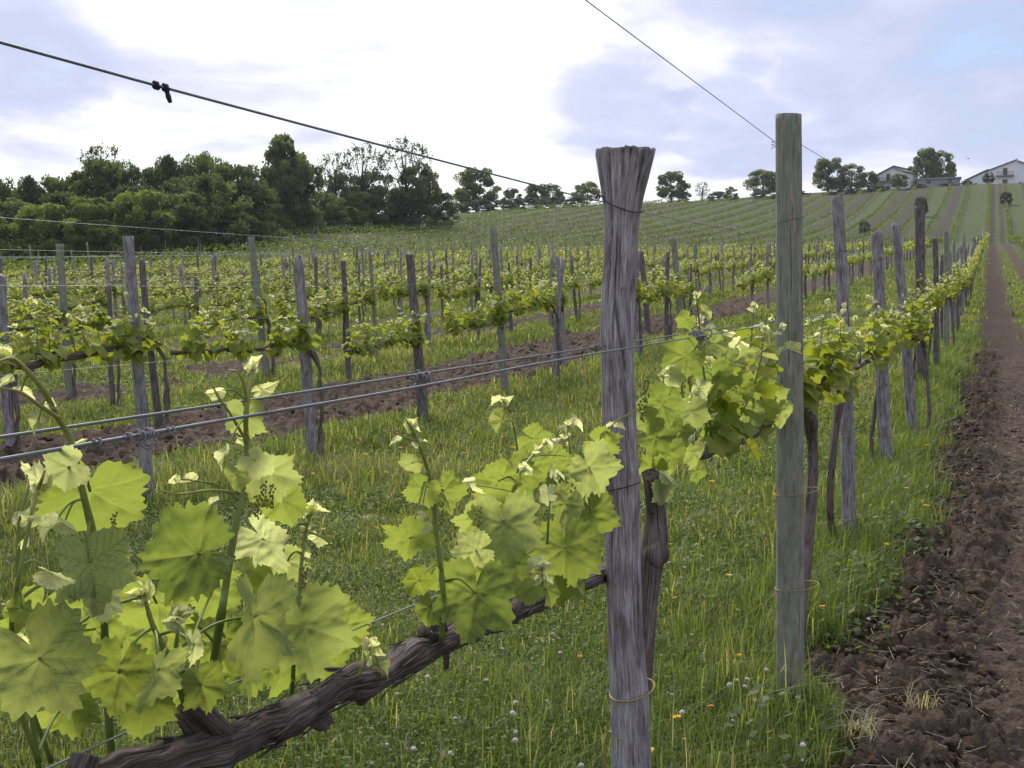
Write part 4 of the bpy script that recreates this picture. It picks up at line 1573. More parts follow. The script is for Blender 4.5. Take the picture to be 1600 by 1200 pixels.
def tendrils():
    """grey, woody curls of last year's tendrils on the wires"""
    rng = np.random.default_rng(8)
    for (px, py, X, s, lab) in ((222, 680, -.640, .95, 'dry curled tendrils knotted on the thick lower wire'), (660, 590, -.725, .8, 'dry tendril knot on the upper wire before the gnarled post'),
                                (932, 543, -.725, .5, 'small dark tendril stub on the wire left of the cracked post'), (1088, 526, -.66, .9, 'dark tendril stub on the wires among the leafy shoots')):
        c = onX(px, py, X)
        f = depth(c)
        mb = MB()
        ax = np.array([0, 1.0, -.0])
        k = s * f / F0
        # wraps round the wire
        for o_, n_, r_ in ((-16, 2.5, 5), (10, 3, 6), (0, 3.5, 7)):
            u = np.linspace(0, 1, 46)
            q = u * n_ * 2 * np.pi
            pth = c + np.outer((o_ + 12 * (u - .5)) * k * 2.0 + 3 * k * np.sin(q * .37), ax) + np.stack([r_ * k * np.cos(q), 0 * q, r_ * k * np.sin(q)], -1) * (1 + .45 * np.sin(q * .7 + o_))[:, None]
            V, Q, T, bk = tube(pth, 2.1 * k, 6)
            mb.add(V, Q, T, 0, bark=bk)
        # loose curls
        for i in range(7):
            a = rng.uniform(0, 6.28)
            u = np.linspace(0, 1, 30)
            rad = rng.uniform(4, 11) * k
            ctr = c + RGT * rng.uniform(-22, 20) * k + UPV * rng.uniform(-14, 12) * k - FWD * rng.uniform(-6, 8) * k
            q = a + u * rng.uniform(2.5, 6) + .5 * np.sin(u * 7 + i)
            pth = ctr + np.outer(np.cos(q) * rad * (1.2 - u * .6), RGT) + np.outer(np.sin(q) * rad * (1.1 - u * .5), UPV) + np.outer((u - .5) * 10 * k, FWD)
            V, Q, T, bk = tube(pth, (2.0 * (1 - .6 * u)) * k + .0002, 5)
            mb.add(V, Q, T, 0, bark=bk)
        tag(mb.build('dry_tendril', MAT['dry_tendril']), lab, 'tendril', 'dry tendrils left on the wires')
    for px, py in ((153, 691), (268, 672)):
        c = onX(px, py, -.640)
        u = np.linspace(0, 1, 24)
        pth = c + np.stack([.0028 * np.cos(u * 12), (u - .5) * .012, .0028 * np.sin(u * 12)], -1)
        wire('dry_tendril', pth, .0009, 'dry_tendril', 'tiny dry tendril ring on the lower wire %s the big knot' % ('left of' if px < 200 else 'right of'), 'dry tendrils left on the wires', cat='tendril', n=30)


tendrils()


def back_wires():
    rng = np.random.default_rng(12)
    for k in range(1, 6):
        X = row_x(k)
        y0 = max(3.0, -X / 1.155 - 4)
        ys = np.arange(y0, 70, 2.1)
        for hgt, what in ((1.98, 'top'), (1.56, 'middle'), (.98, 'low')):
            if k > 3 and what == 'low':
                continue
            z = H(np.full_like(ys, X), ys) + hgt + rng.normal(0, .015, len(ys))
            z = np.convolve(np.pad(z, 2, 'edge'), np.ones(5) / 5, 'valid')
            pts = np.stack([np.full_like(ys, X) + .045, ys, z], -1)
            wire('trellis_wire', pts, .0015 if k == 1 else .0018, 'pale_wire', f'{what} trellis wire of the {ORD[k]} vine row from the lane', f'wires of the {ORD[k]} row', n=len(ys) * 2, sides=4)


back_wires()

# ---------------------------------------------------------------- grape leaves
LOBE_A = np.radians([0, 28, 56, 84, 112, 143, 166, 180])
LOBE_R = np.array([1.0, .72, .93, .68, .82, .72, .62, .13])


def leaf_grid(nr, nt, rng, fold=.25, cup=.15, wave=.09, deep=1.0, teeth=.055, droop=.25):
    """a five-lobed blade; the stalk joins at the origin, the tip lies along +Y, the upper face looks along +Z"""
    th = np.linspace(-np.pi, np.pi, nt, endpoint=False)
    a = np.abs(th)
    j = rng.normal(0, .03, 8)
    lr = LOBE_R.copy()
    lr[[1, 3]] -= .13 * (deep - 1)
    jl = lr * (1 + np.where(np.arange(8) < 7, j, 0))
    r = np.interp(a, LOBE_A, jl)
    k = 3 if nt > 60 else 1
    if k > 1:
        rp = np.pad(r, k, 'wrap')
        r = np.convolve(rp, np.hanning(2 * k + 1) / np.hanning(2 * k + 1).sum(), 'valid')
    asym = 1 + .05 * np.sin(th + rng.uniform(0, 6))
    if nt > 60:
        ph = a * 11.5 + .6 * np.sin(a * 5)
        tq = ph / (2 * np.pi) * 2.2 % 1
        tooth = np.where(tq < .62, tq / .62, (1 - tq) / .38)
        r = r * (1 + teeth * 1.5 * (tooth - .45) * (1.2 + .5 * np.sin(a * 9 + np.sign(th))) * (a < 2.85))
    r = r * asym
    tt = np.linspace(0, 1, nr + 1)[1:] ** .9
    RR = tt[:, None] * r[None]
    TH = np.repeat(th[None], nr, 0)
    x, y = RR * np.sin(TH), RR * np.cos(TH)
    rho = np.hypot(x, y)
    # veins: five main, with side veins
    ang = np.abs(TH)
    vein = np.zeros_like(x)
    ridge = np.zeros_like(x)
    best = np.full_like(x, 9)
    for va in (0, .98, 1.95):
        ca, sa = np.cos(va), np.sin(va)
        s = np.abs(x) * sa + y * ca
        d = np.abs(np.abs(x) * ca - y * sa)
        on = s > 0
        vein = np.maximum(vein, np.where(on, np.exp(-(d / (.020 * (1.15 - np.minimum(rho, 1)) + .006)) ** 2), 0))
        ridge = np.maximum(ridge, np.where(on, np.exp(-(d / .07) ** 2), 0))
        sv = np.where(on & (d < .42), np.abs(((s - d * .75) * 6.0) % 1 - .5), .5)
        sec = np.exp(-(sv / .055) ** 2) * np.exp(-d / .26) * .6
        closer = d < best
        vein = np.where(closer, np.maximum(vein, sec), vein)
        best = np.minimum(best, d)
    f = fold * (1 + .2 * rng.normal())
    z = f * np.abs(x) * (1 - .25 * rho) - droop * y * np.abs(y) * .6 + cup * rho ** 2 * .5
    cu = rng.uniform(-.9, .5)
    z = z - .03 * ridge * (1 - .3 * rho) + .05 * np.minimum(best, .3) * (.4 + .6 * rho) + cu * np.maximum(0, rho - .62) ** 2
    p1_, p2_ = rng.uniform(0, 6.28, 2)
    z = z + wave * rho ** 2 * (np.sin(3 * TH + p1_) + .6 * np.sin(5 * TH + p2_))
    z = z + .038 * fbm(x * 4.5 + p1_, y * 6, seed=int(p2_ * 100), o=2)
    V = np.stack([x, y, z], -1).reshape(-1, 3)
    V = np.vstack([V, [[0, 0, 0]]])
    vein = np.concatenate([vein.ravel(), [1.0]])
    i = np.arange(nr - 1)[:, None] * nt
    jj = np.arange(nt)[None]
    kk = (jj + 1) % nt
    Q = np.stack([i + jj, i + nt + jj, i + nt + kk, i + kk], -1).reshape(-1, 4)
    t = np.arange(nt)
    T = np.stack([np.full(nt, nr * nt), t, (t + 1) % nt], -1)
    return V, Q, T, vein


def leaf_low(rng, fold=.3):
    """a small leaf of eight faces, folded along its midrib"""
    th = np.radians([180, 142, 112, 82, 55, 27, 0, -27, -55, -82, -112, -142])
    r = np.array([.18, .68, .80, .68, .92, .74, 1.0, .74, .92, .68, .80, .68]) * rng.uniform(.92, 1.08, 12)
    x, y = r * np.sin(th), r * np.cos(th)
    z = fold * np.abs(x) - .18 * y * np.abs(y) + rng.normal(0, .05, 12)
    V = np.vstack([np.stack([x, y, z], -1), [[0, .28, -.02]]])
    j = np.arange(12)
    T = np.stack([np.full(12, 12), j, (j + 11) % 12], -1)
    return V, None, T, np.zeros(13)


def leaf_tiny(rng, fold=.3):
    V = np.array([[0, -.1, 0], [.75, .1, fold * .7], [.55, .75, fold * .5], [0, 1.0, -.15], [-.55, .75, fold * .5], [-.75, .1, fold * .7]]) * rng.uniform(.9, 1.1, (6, 1))
    return V, [[0, 1, 2, 3], [0, 3, 4, 5]], None, np.zeros(6)


_r = np.random.default_rng(99)
LEAF_HI = None
LEAF_MID = [leaf_grid(5, 44, _r, fold=_r.uniform(.05, .5), cup=_r.uniform(-.2, .3), wave=.10, droop=_r.uniform(.1, .5)) for _ in range(8)]
LEAF_LOW = [leaf_low(_r, _r.uniform(.1, .5)) for _ in range(5)]
LEAF_TINY = [leaf_tiny(_r, _r.uniform(.1, .5)) for _ in range(4)]


def basis(tip, nrm):
    y = unit(tip)
    z = np.asarray(nrm, float)
    z = unit(z - y * (z @ y))
    return np.stack([np.cross(y, z), y, z], 1)


def put_leaf(mb, tmpl, pos, tip, nrm, size, tint, young, slot):
    V, Q, T, ve = tmpl
    B = basis(tip, nrm)
    luv = V.copy()
    luv[:, 2] = 0
    if len(V) > 20:
        mb.add((V * size) @ B.T + pos, Q, T, slot, luv=luv, tint=tint, young=young)
    else:
        mb.add((V * size) @ B.T + pos, Q, T, slot, tint=tint, young=young)


def rand_dir(rng):
    v = rng.normal(0, 1, 3)
    return unit(v)


def grow_shoot(mb, rng, base, tipv, length, tmpl, lsize, wood_slot=0, leaf_slot=1, nleaf=8, stem=True, toward=None):
    """one spring shoot: stem, leaves on stalks, a pale felted tip"""
    side = unit(np.cross(tipv, rand_dir(rng)))
    p = smooth_path([base, base + tipv * length * .35 + side * .02, base + tipv * length * .7 - side * .015, base + tipv * length + side * rng.normal(0, .05)], 12)
    if stem:
        V, Q, T, bk = tube(p, np.linspace(.0042, .0016, 12), 5)
        mb.add(V, Q, T, wood_slot, young=np.repeat(np.linspace(0, .5, 12), 5).tolist() + [0, .5])
    a0 = rng.uniform(0, 6.28)
    for i in range(nleaf):
        u = (i + .35) / nleaf
        q = p[min(11, int(u * 11))]
        a = a0 + i * np.pi + rng.normal(0, .5)
        out = unit(np.array([np.cos(a), np.sin(a) * .8, .25 + .35 * u]))
        young = np.clip((u - .72) * 3.2, 0, 1)
        sz = lsize * (1.05 - .25 * abs(u - .3) * 2) * (1 - .72 * young) * rng.uniform(.75, 1.15)
        pl = sz * rng.uniform(.5, .9)
        b = q + out * pl
        if stem and pl > .02:
            V, Q, T, bk = tube(np.array([q, q + out * pl * .5 + np.array([0, 0, .008]), b]), .0011, 4, cap=False)
            mb.add(V, Q, T, wood_slot, young=.2)
        tip = unit(out * 1.0 + np.array([0, 0, -.75 + .9 * young]) + rand_dir(rng) * .45)
        nrm = unit(np.array([0, 0, 1.0]) + out * .55 + rand_dir(rng) * .5 + (np.zeros(3) if toward is None else toward * .5))
        put_leaf(mb, tmpl[rng.integers(len(tmpl))], b, tip, nrm, sz, np.clip(rng.normal(.55, .25), 0, 1), young, leaf_slot)
    for i in range(4):                            # tip cluster
        put_leaf(mb, tmpl[rng.integers(len(tmpl))], p[-1] + rand_dir(rng) * .006, unit(tipv + rand_dir(rng) * .8), rand_dir(rng), lsize * rng.uniform(.16, .34), .8, rng.uniform(.7, 1), leaf_slot)
    return p


def bark_disp(seed, amp=.16):
    def d(A, s):
        return 1 + amp * fbm(np.cos(A) * 1.5 + seed, np.sin(A) * 1.5, s * 9, seed=seed, o=3) + amp * .8 * np.abs(fbm(np.cos(A) * 5, np.sin(A) * 5 + seed, s * 2.5 + .3 * np.sin(A * 2), seed=seed + 3, o=2)) - .04
    return d


def build_shoots(root, SH, rng, hi_min=.035):
    def B(mb, name, mats, parent):
        o = mb.build(name, mats, parent)
        if parent is root:
            o.location = -root.location
        return o
    for si, sh in enumerate(SH):
        X = sh['X']
        nb = sh.get('back', 0)
        st = smooth_path([onX(a, b, X + .006 * math.sin(i * 1.7) - (.07 if i < nb else 0)) for i, (a, b) in enumerate(sh['stem'])], 40)
        mb = MB()
        bump = 1 + .22 * np.maximum(0, np.cos(np.linspace(0, 1, 40) * 2 * np.pi * 5)) ** 12
        V, Q, T, bk = tube(st, np.linspace(sh['r'], sh['r'] * .42, 40) * bump, 10)
        mb.add(V, Q, T, 0, young=np.concatenate([np.repeat(np.linspace(0, .6, 40), 10), [0, .6]]))
        for td in sh['tend']:
            tp = smooth_path([onX(a, b, X + .012 * math.sin(i)) for i, (a, b) in enumerate(td)], 24)
            V, Q, T, bk = tube(tp, np.linspace(.0018, .0008, 24), 6)
            mb.add(V, Q, T, 0, young=.75)
        todo = []
        kt = np.linalg.norm(st[-1] - CAM) * 1.0
        for q_, nn_ in ((39, 5), (int(rng.integers(26, 36)), 2), (int(rng.integers(16, 28)), 1)):
            for _ in range(nn_):
                dv = unit(unit(st[min(q_, 39)] - st[max(q_ - 4, 0)]) * (.9 if q_ == 39 else .3) + rand_dir(rng) * .9)
                sz_ = rng.uniform(.008, .015) * (1.0 if q_ == 39 else .8)
                todo.append((st[q_] + dv * .004, dv, unit(rand_dir(rng) + unit(CAM - st[q_])), sz_, rng.uniform(.8, 1)))
        for (px, py, w, ang, yaw, nod, young, dX, up) in sh['leaves']:
            c = onX(px, py, X + dX)
            f = depth(c)
            vd = unit(CAM - c)
            size = w * f / F0 / 1.50 / max(.55, math.cos(yaw) ** .5)
            a = R(ang)
            right = RGT
            upv = np.cross(vd, right)
            upv = unit(upv) if upv @ UPV > 0 else -unit(upv)
            tip = math.sin(a) * right - math.cos(a) * upv
            sidew = np.cross(tip, vd)
            sg = 1 if rng.uniform() < .5 else -1
            n = unit(vd * math.cos(yaw) + sidew * math.sin(yaw) * sg)
            tip2 = unit(tip * math.cos(nod) - vd * math.sin(nod) * .6)
            n = unit(n + upv * .25 + vd * math.sin(nod) * .3)
            if not up:
                n = -n
            o_ = c - tip2 * size * .22
            todo.append((o_, tip2, n, size, young))
            j = int(np.argmin(np.linalg.norm(st - (o_ - tip2 * size * .4), axis=1)))
            q = st[j]
            if np.linalg.norm(q - o_) < .16:
                mid = (q + o_) / 2 + np.array([0, 0, .006]) - tip2 * size * .06
                V, Q, T, bk = tube(smooth_path([q, mid, o_], 12), np.linspace(.0016, .0012, 12) * (1 if w > 50 else .6), 7)
                mb.add(V, Q, T, 0, young=.15)
        sho = B(mb, 'shoot', [MAT['shoot_green']], root)
        for (px, py) in sh.get('buds', []):
            c = onX(px, py, X + .01)
            k = depth(c) / F0
            bm = MB()
            for i in range(20):
                t = i / 20
                a = i * 2.4
                d = c + np.array([math.cos(a) * (2 + 3 * t) * k, math.sin(a) * (2 + 3 * t) * k, (t - .5) * 38 * k]) + rng.normal(0, 1.2 * k, 3)
                V, Q, T, bk = tube(np.array([d + [0, 0, -2.4 * k], d + [0, 0, -1.2 * k], d + [0, 0, 1.2 * k], d + [0, 0, 2.4 * k]]), np.array([.5, 1.8, 1.8, .5]) * k * rng.uniform(.7, 1.2), 6)
                bm.add(V, Q, T, 0)
            bm.build('flower_cluster', [MAT['flower_bud']], sho)
        for (o_, tip2, n, size, young) in todo:
            hi = size > hi_min
            tm = leaf_grid(14 if hi else 7, 150 if hi else 66, rng, fold=rng.uniform(-.05, .45) + .35 * young, cup=rng.uniform(-.5, .3), wave=rng.uniform(.08, .20), deep=rng.uniform(.6, 1.5),
                           teeth=rng.uniform(.06, .10), droop=rng.uniform(.15, .85))
            if young > .55:
                V_ = tm[0].copy()
                V_[:, 0] *= rng.uniform(.38, .7)
                V_[:, 2] += .35 * np.abs(V_[:, 0]) + rng.uniform(-.5, .3) * V_[:, 1] ** 2
                tm = (V_,) + tm[1:]
            lb = MB()
            put_leaf(lb, tm, o_, tip2, n, size, np.clip(rng.normal(.55, .33) + (.2 if size < .05 else 0), 0, 1), young, 0)
            lb.build('leaf', [MAT['vine_leaf']], sho)


# ---------------------------------------------------------------- the vine in front, leaf by leaf
def front_vine():
    rng = np.random.default_rng(21)
    tb = onX(1011, 1010, ROW0)
    root = empty('grape_vine', (ROW0 + .01, tb[1], 0))
    tag(root, 'large grape vine in front, its thick brown arm reaching the lower left corner', 'vine', 'vines of the near row')
    org = np.array(root.location)

    def B(mb, name, mats, parent):
        o = mb.build(name, mats, parent)
        if parent is root:
            o.location = -root.location
        return o
    # trunk behind the cracked post
    tx = lambda px, z, X=ROW0: np.array([X, onX(px, 900, X)[1], z])
    path = smooth_path([tx(988, -.05), tx(992, .25), tx(1003, .5), tx(1012, .74), tx(1019, .88), tx(1023, 1.0), tx(1015, 1.10)], 110)
    s = np.linspace(0, 1, 110)
    rad = .0165 + .006 * np.exp(-((s - .72) / .12) ** 2) + .004 * s + .006 * np.exp(-(s / .06) ** 2)
    mb = MB()
    V, Q, T, bk = tube(path, rad, 40, bark_disp(3, .2))
    mb.add(V, Q, T, 0, bark=bk)
    # knob
    k = path[78] + np.array([.012, -.012, 0])
    V, Q, T, bk = tube(smooth_path([k + [0, .01, -.03], k + [.002, 0, -.012], k + [.002, -.004, .008], k + [0, .004, .026]], 22), .021 * np.sin(np.linspace(.25, 2.95, 22)) + .004, 28, bark_disp(7, .3))
    mb.add(V, Q, T, 0, bark=bk + 3)
    B(mb, 'trunk', [MAT['vine_bark']], root)
    # arm
    arm_px = [(-330, 1330, -.68), (-60, 1285, -.68), (100, 1238, -.68), (210, 1212, -.68), (330, 1172, -.68), (430, 1124, -.68), (520, 1078, -.68), (600, 1046, -.68), (690, 1002, -.68), (775, 968, -.68), (850, 935, -.70),
              (930, 905, -.735), (975, 880, -.755)]
    ap = [onX(a, b, X) for a, b, X in arm_px]
    ap.append(path[78])
    ap = smooth_path(ap, 260)
    u = np.linspace(0, 1, 260)
    kn = np.zeros(260)
    for c, w, a in ((.30, .018, .006), (.405, .02, .005), (.50, .02, .006), (.575, .016, .007), (.66, .02, .004), (.22, .02, .004)):
        kn += a * np.exp(-((u - c) / w) ** 2)
    ap = ap + np.stack([.004 * fbm(u * 14, u * 0, seed=2), 0 * u, .006 * fbm(u * 17, u * 0, seed=6)], -1)
    mb = MB()
    V, Q, T, bk = tube(ap, .0175 + .002 * np.sin(u * 9) + kn - .003 * u, 56, bark_disp(11, .20))
    mb.add(V, Q, T, 0, bark=bk * np.array([1, 1, 1.0]))

    def spur(px0, py0, px1, py1, r, X=-.68, seed=0, dx=0.0):
        a, b = onX(px0, py0, X), onX(px1, py1, X + dx)
        V, Q, T, bk = tube(smooth_path([a - (b - a) * .2, a, (a + b) / 2 + rng.normal(0, .003, 3), b], 26), np.linspace(r * 1.25, r, 26), 22, bark_disp(20 + seed, .28))
        mb.add(V, Q, T, 0, bark=bk + seed)
    spur(325, 1160, 292, 1108, .0125, seed=1)
    spur(355, 1150, 300, 1100, .009, seed=2, dx=.015)
    spur(485, 1100, 507, 1128, .010, seed=3)
    spur(568, 1075, 592, 1062, .012, seed=4)
    spur(676, 998, 690, 975, .013, seed=5)
    spur(683, 1012, 697, 1044, .0035, seed=6)
    spur(800, 955, 815, 930, .010, seed=7)
    spur(120, 1232, 135, 1180, .010, seed=8)
    spur(905, 905, 915, 870, .009, seed=9)
    # peeling bark strips
    for i in range(240):
        q = int(rng.integers(60, 215))
        a = rng.uniform(0, 6.28)
        c = ap[q] + np.array([math.cos(a), 0, math.sin(a)]) * .0185
        d = unit(ap[min(q + 6, 259)] - ap[q])
        e = c + d * rng.uniform(.02, .07) * rng.choice([-1, 1]) + np.array([math.cos(a), 0, math.sin(a)]) * rng.uniform(.001, .006)
        V, Q, T, bk = tube(np.array([c, (c + e) / 2, e]), np.array([.5, 1.0, .3]) * rng.uniform(.0008, .0022), 4, cap=False)
        mb.add(V, Q, T, 0, bark=bk + i)
    B(mb, 'vine_arm', [MAT['vine_bark']], root)

    # shoots: stem pixels, depth offset toward (+) or away from (-) the lane, tendrils, leaves
    # leaf: (px, py, width px, direction the tip points in the picture [deg, 0 down, 90 right, 180 up], turn sideways, nod, youth, dX, upper face seen?)
    SH = [
        dict(stem=[(690, 1000), (692, 925), (684, 850), (678, 790), (668, 735), (655, 695), (645, 668)], X=-.66, r=.0040,
             tend=[[(650, 690), (630, 682), (608, 672)], [(648, 680), (640, 665), (632, 652)]],
             leaves=[(740, 945, 124, -8, .08, -.15, 0, .045, 1), (630, 846, 62, -65, .85, .3, 0, .02, 1), (654, 770, 52, -35, .6, .3, 0, 0, 1), (698, 775, 56, 30, .6, .3, 0, 0, 1), (668, 955, 48, -20, .5, .2, 0, -.02, 1),
                     (638, 725, 30, -80, .8, .2, .2, 0, 1), (650, 912, 42, -35, .5, .2, 0, 0, 0), (618, 690, 20, -80, .5, 0, 1, 0, 1), (650, 820, 36, -60, .5, -.3, .5, .02, 1), (675, 905, 44, 20, .5, .2, 0, -.03, 1)], buds=[(690, 800)]),
        dict(stem=[(765, 965), (775, 900), (788, 820), (798, 780), (812, 740), (838, 705), (858, 688), (878, 676)], X=-.68, r=.0040,
             tend=[[(868, 684), (874, 672), (880, 664)], [(832, 712), (860, 711), (885, 713)]],
             leaves=[(788, 832, 108, 5, .1, -.2, .18, .02, 1), (800, 885, 70, 30, .5, -.1, 0, .02, 1), (735, 862, 58, -75, .5, -.2, .25, .03, 1), (772, 760, 62, -40, .5, .35, 0, -.03, 1), (812, 752, 84, 25, .3, .3, 0, -.02, 1),
                     (823, 732, 26, 40, .4, .2, 1, .01, 1), (866, 690, 24, 100, .5, 0, 1, 0, 1), (856, 697, 20, 60, .4, 0, .9, 0, 1), (740, 812, 60, -30, .6, .3, .1, -.04, 1), (765, 905, 60, -10, .4, .2, 0, -.03, 1)],
             buds=[(748, 812)]),
        dict(stem=[(880, 915), (893, 860), (906, 805), (920, 745), (934, 705), (948, 672), (968, 655), (996, 638)], X=-.67, r=.0040,
             tend=[[(975, 652), (992, 640), (999, 626)]],
             leaves=[(882, 872, 108, 0, .1, -.1, 0, .02, 1), (928, 740, 80, 35, .25, .3, .2, .03, 1), (926, 815, 82, 15, .35, .2, 0, 0, 1), (945, 698, 54, 60, .5, .2, 0, 0, 1), (880, 795, 60, -30, .5, .3, .1, 0, 1), (968, 668, 18, 90, .6, 0, 1, 0, 1),
                     (990, 646, 15, 70, .6, 0, .8, 0, 1), (872, 930, 42, 30, .8, .1, 0, .02, 0), (900, 915, 46, 60, .7, .2, 0, 0, 1), (905, 770, 50, -30, .6, .2, .1, -.03, 1)], buds=[(893, 775)]),
        dict(stem=[(822, 800), (815, 740), (808, 700), (803, 668), (795, 640), (788, 630)], X=-.80, r=.0028, tend=[[(798, 640), (780, 634), (762, 636)], [(796, 636), (804, 626), (806, 620)]],
             leaves=[(783, 660, 36, -30, .4, .2, .1, 0, 1), (840, 690, 50, 60, .6, .4, 0, 0, 1), (776, 628, 18, -70, .5, .1, .9, 0, 1), (798, 626, 18, 150, .5, .1, .9, 0, 1), (865, 727, 60, 40, .4, .3, 0, 0, 1), (765, 790, 60, -60, .4, .3, 0, 0, 1)]),
        dict(stem=[(905, 820), (898, 750), (890, 700), (886, 668)], X=-.78, r=.0028, tend=[],
             leaves=[(892, 662, 22, 170, .4, 0, 1, 0, 1), (904, 666, 22, 60, .3, 0, 1, 0, 1), (898, 654, 18, -150, .3, 0, 1, 0, 1), (890, 745, 56, 20, .5, .4, 0, 0, 1), (878, 748, 26, -60, .5, .2, 1, 0, 1), (870, 770, 56, -30, .5, .3, 0, 0, 1)]),
        dict(stem=[(855, 850), (858, 800), (862, 765), (866, 745)], X=-.64, r=.0022, tend=[],
             leaves=[(856, 776, 36, 0, .3, .1, .85, 0, 1), (874, 742, 22, 80, .4, 0, 1, 0, 1), (864, 738, 18, 170, .3, 0, 1, 0, 1), (732, 752, 22, -80, .3, 0, 1, -.06, 1), (745, 762, 24, 20, .8, 0, .9, -.06, 1)]),
        dict(stem=[(845, 930), (848, 905), (846, 890)], X=-.62, r=.0018, tend=[],
             leaves=[(834, 886, 34, -70, .4, 0, .85, 0, 1), (850, 882, 24, 90, .4, 0, 1, 0, 1), (836, 908, 20, -40, .3, 0, 1, 0, 1), (856, 908, 20, 60, .3, 0, .9, 0, 1), (858, 928, 40, 30, .9, .2, 0, 0, 1), (822, 925, 40, -50, .6, .2, .1, 0, 1)]),
        # left clump
        dict(back=2, stem=[(322, 1150), (332, 1050), (345, 965), (352, 920), (363, 850), (374, 790), (383, 735), (385, 690), (384, 650), (390, 605), (395, 578)], X=-.67, r=.0046,
             tend=[[(385, 690), (362, 650), (338, 615), (328, 585)], [(386, 640), (382, 605), (372, 582), (356, 578)], [(372, 770), (330, 766), (280, 772), (250, 766)]],
             leaves=[(288, 868, 142, -82, .15, .1, 0, .03, 1), (432, 742, 70, 72, .6, .1, .2, .01, 1), (442, 790, 72, 15, .5, .3, 0, -.01, 1), (383, 660, 62, 0, .4, .3, .15, 0, 1), (415, 607, 36, 105, .55, -.2, .6, .01, 1), (335, 613, 30, -70, .6, 0, .9, 0, 1), (348, 716, 32, -40, .9, .1, .85, .02, 1),
                     (366, 748, 46, -30, .6, .3, .1, 0, 1), (410, 770, 44, 10, .6, .2, 0, -.02, 1), (330, 787, 26, -60, .6, 0, .9, 0, 1), (296, 752, 28, -80, .5, 0, .8, 0, 1), (270, 750, 20, -40, .5, 0, .9, 0, 1), (405, 725, 46, 50, .7, .4, .45, .03, 1),
                     (385, 905, 56, 30, .5, .2, .1, -.05, 1)], buds=[(402, 790), (425, 775), (412, 772)]),
        dict(back=3, stem=[(176, 1200), (168, 1100), (164, 1010), (160, 900), (142, 820), (126, 755), (112, 690), (92, 655), (68, 610), (35, 572), (10, 560)], X=-.66, r=.0038,
             tend=[[(90, 652), (60, 632), (30, 612), (0, 606)], [(36, 573), (18, 560), (-6, 566)]],
             leaves=[(140, 788, 155, 0, .1, .75, 0, -.01, 1), (98, 735, 66, -65, .4, -.3, .4, .02, 1), (145, 895, 112, 20, .35, -.1, .25, .03, 1), (38, 612, 32, 80, .6, 0, .95, 0, 1), (10, 600, 26, -70, .6, 0, .9, 0, 1),
                     (55, 660, 34, -60, .5, .1, .4, 0, 1), (75, 828, 44, -50, .6, 0, .9, .01, 1), (105, 822, 40, 60, .5, 0, .9, .01, 1), (160, 945, 60, 10, .7, -.1, .5, .03, 1), (185, 870, 50, 60, .6, .2, .2, 0, 1)], buds=[(178, 820)]),
        dict(back=3, stem=[(60, 1190), (26, 1090), (18, 985), (26, 920), (38, 855), (50, 800), (60, 760)], X=-.64, r=.0024, tend=[[(60, 762), (66, 748), (70, 735)]],
             leaves=[(88, 900, 42, 60, .9, -.2, .8, .02, 1), (30, 955, 44, -30, .5, .2, 0, 0, 1), (120, 915, 60, 70, .6, .2, .15, 0, 1)]),
        dict(back=3, stem=[(80, 1190), (44, 1090), (30, 1000), (28, 900), (30, 820), (42, 770), (52, 740)], X=-.69, r=.0023, tend=[], leaves=[(25, 965, 50, -40, .5, .3, 0, -.02, 1), (55, 745, 22, 60, .4, .3, .3, 0, 1)]),
        dict(back=1, stem=[(455, 1090), (462, 1000), (470, 895), (475, 845), (482, 815), (488, 800)], X=-.70, r=.0028, tend=[[(480, 830), (500, 838), (524, 856)]],
             leaves=[(488, 800, 28, 130, .4, 0, .95, 0, 1), (478, 806, 20, -160, .4, 0, 1, 0, 1), (502, 842, 26, 50, .9, 0, .8, 0, 1), (418, 852, 80, 40, .6, -.2, .55, -.01, 1), (452, 885, 56, 20, .5, .1, .2, -.02, 1), (545, 985, 72, 50, .5, .2, 0, -.03, 1),
                     (475, 870, 34, 40, .7, .2, .1, -.03, 1)], buds=[(475, 900)]),
        dict(stem=[(290, 1100), (270, 1040), (240, 980), (225, 930)], X=-.66, r=.0038, tend=[],
             leaves=[(480, 998, 142, 15, .15, .05, .1, 0, 1), (74, 1048, 158, 38, .2, .1, .12, .03, 1), (180, 1068, 112, -10, .35, .1, 0, 0, 1), (225, 1108, 88, 5, .4, .2, 0, -.01, 1), (245, 958, 108, 5, .2, .5, 0, -.03, 1),
                     (404, 985, 120, 8, .95, .1, .12, .04, 1), (318, 1080, 72, 25, .4, .2, 0, .03, 1), (304, 1015, 56, 10, .2, .1, .65, .05, 1), (243, 1062, 70, -12, 1.1, .1, .2, .04, 1), (420, 925, 72, -20, .3, .4, 0, -.03, 1), (330, 935, 90, -10, .3, .4, 0, -.05, 1)]),
        dict(stem=[(275, 1010), (278, 985), (280, 968)], X=-.60, r=.0018, tend=[], leaves=[(270, 970, 26, -120, .4, 0, 1, 0, 1), (286, 964, 24, 110, .4, 0, .95, 0, 1), (280, 956, 18, 170, .4, 0, 1, 0, 1)]),
        dict(stem=[(560, 1055), (575, 1025), (582, 1008)], X=-.66, r=.0022, tend=[], leaves=[(576, 1012, 26, -150, .4, 0, .8, 0, 1), (590, 1015, 28, 40, .6, 0, .7, 0, 1), (595, 1042, 32, 60, .8, .2, .2, 0, 1), (583, 1002, 18, 170, .3, 0, 1, 0, 1)]),
        dict(stem=[(60, 1200), (50, 1120), (40, 1060), (30, 1010)], X=-.72, r=.0024, tend=[],
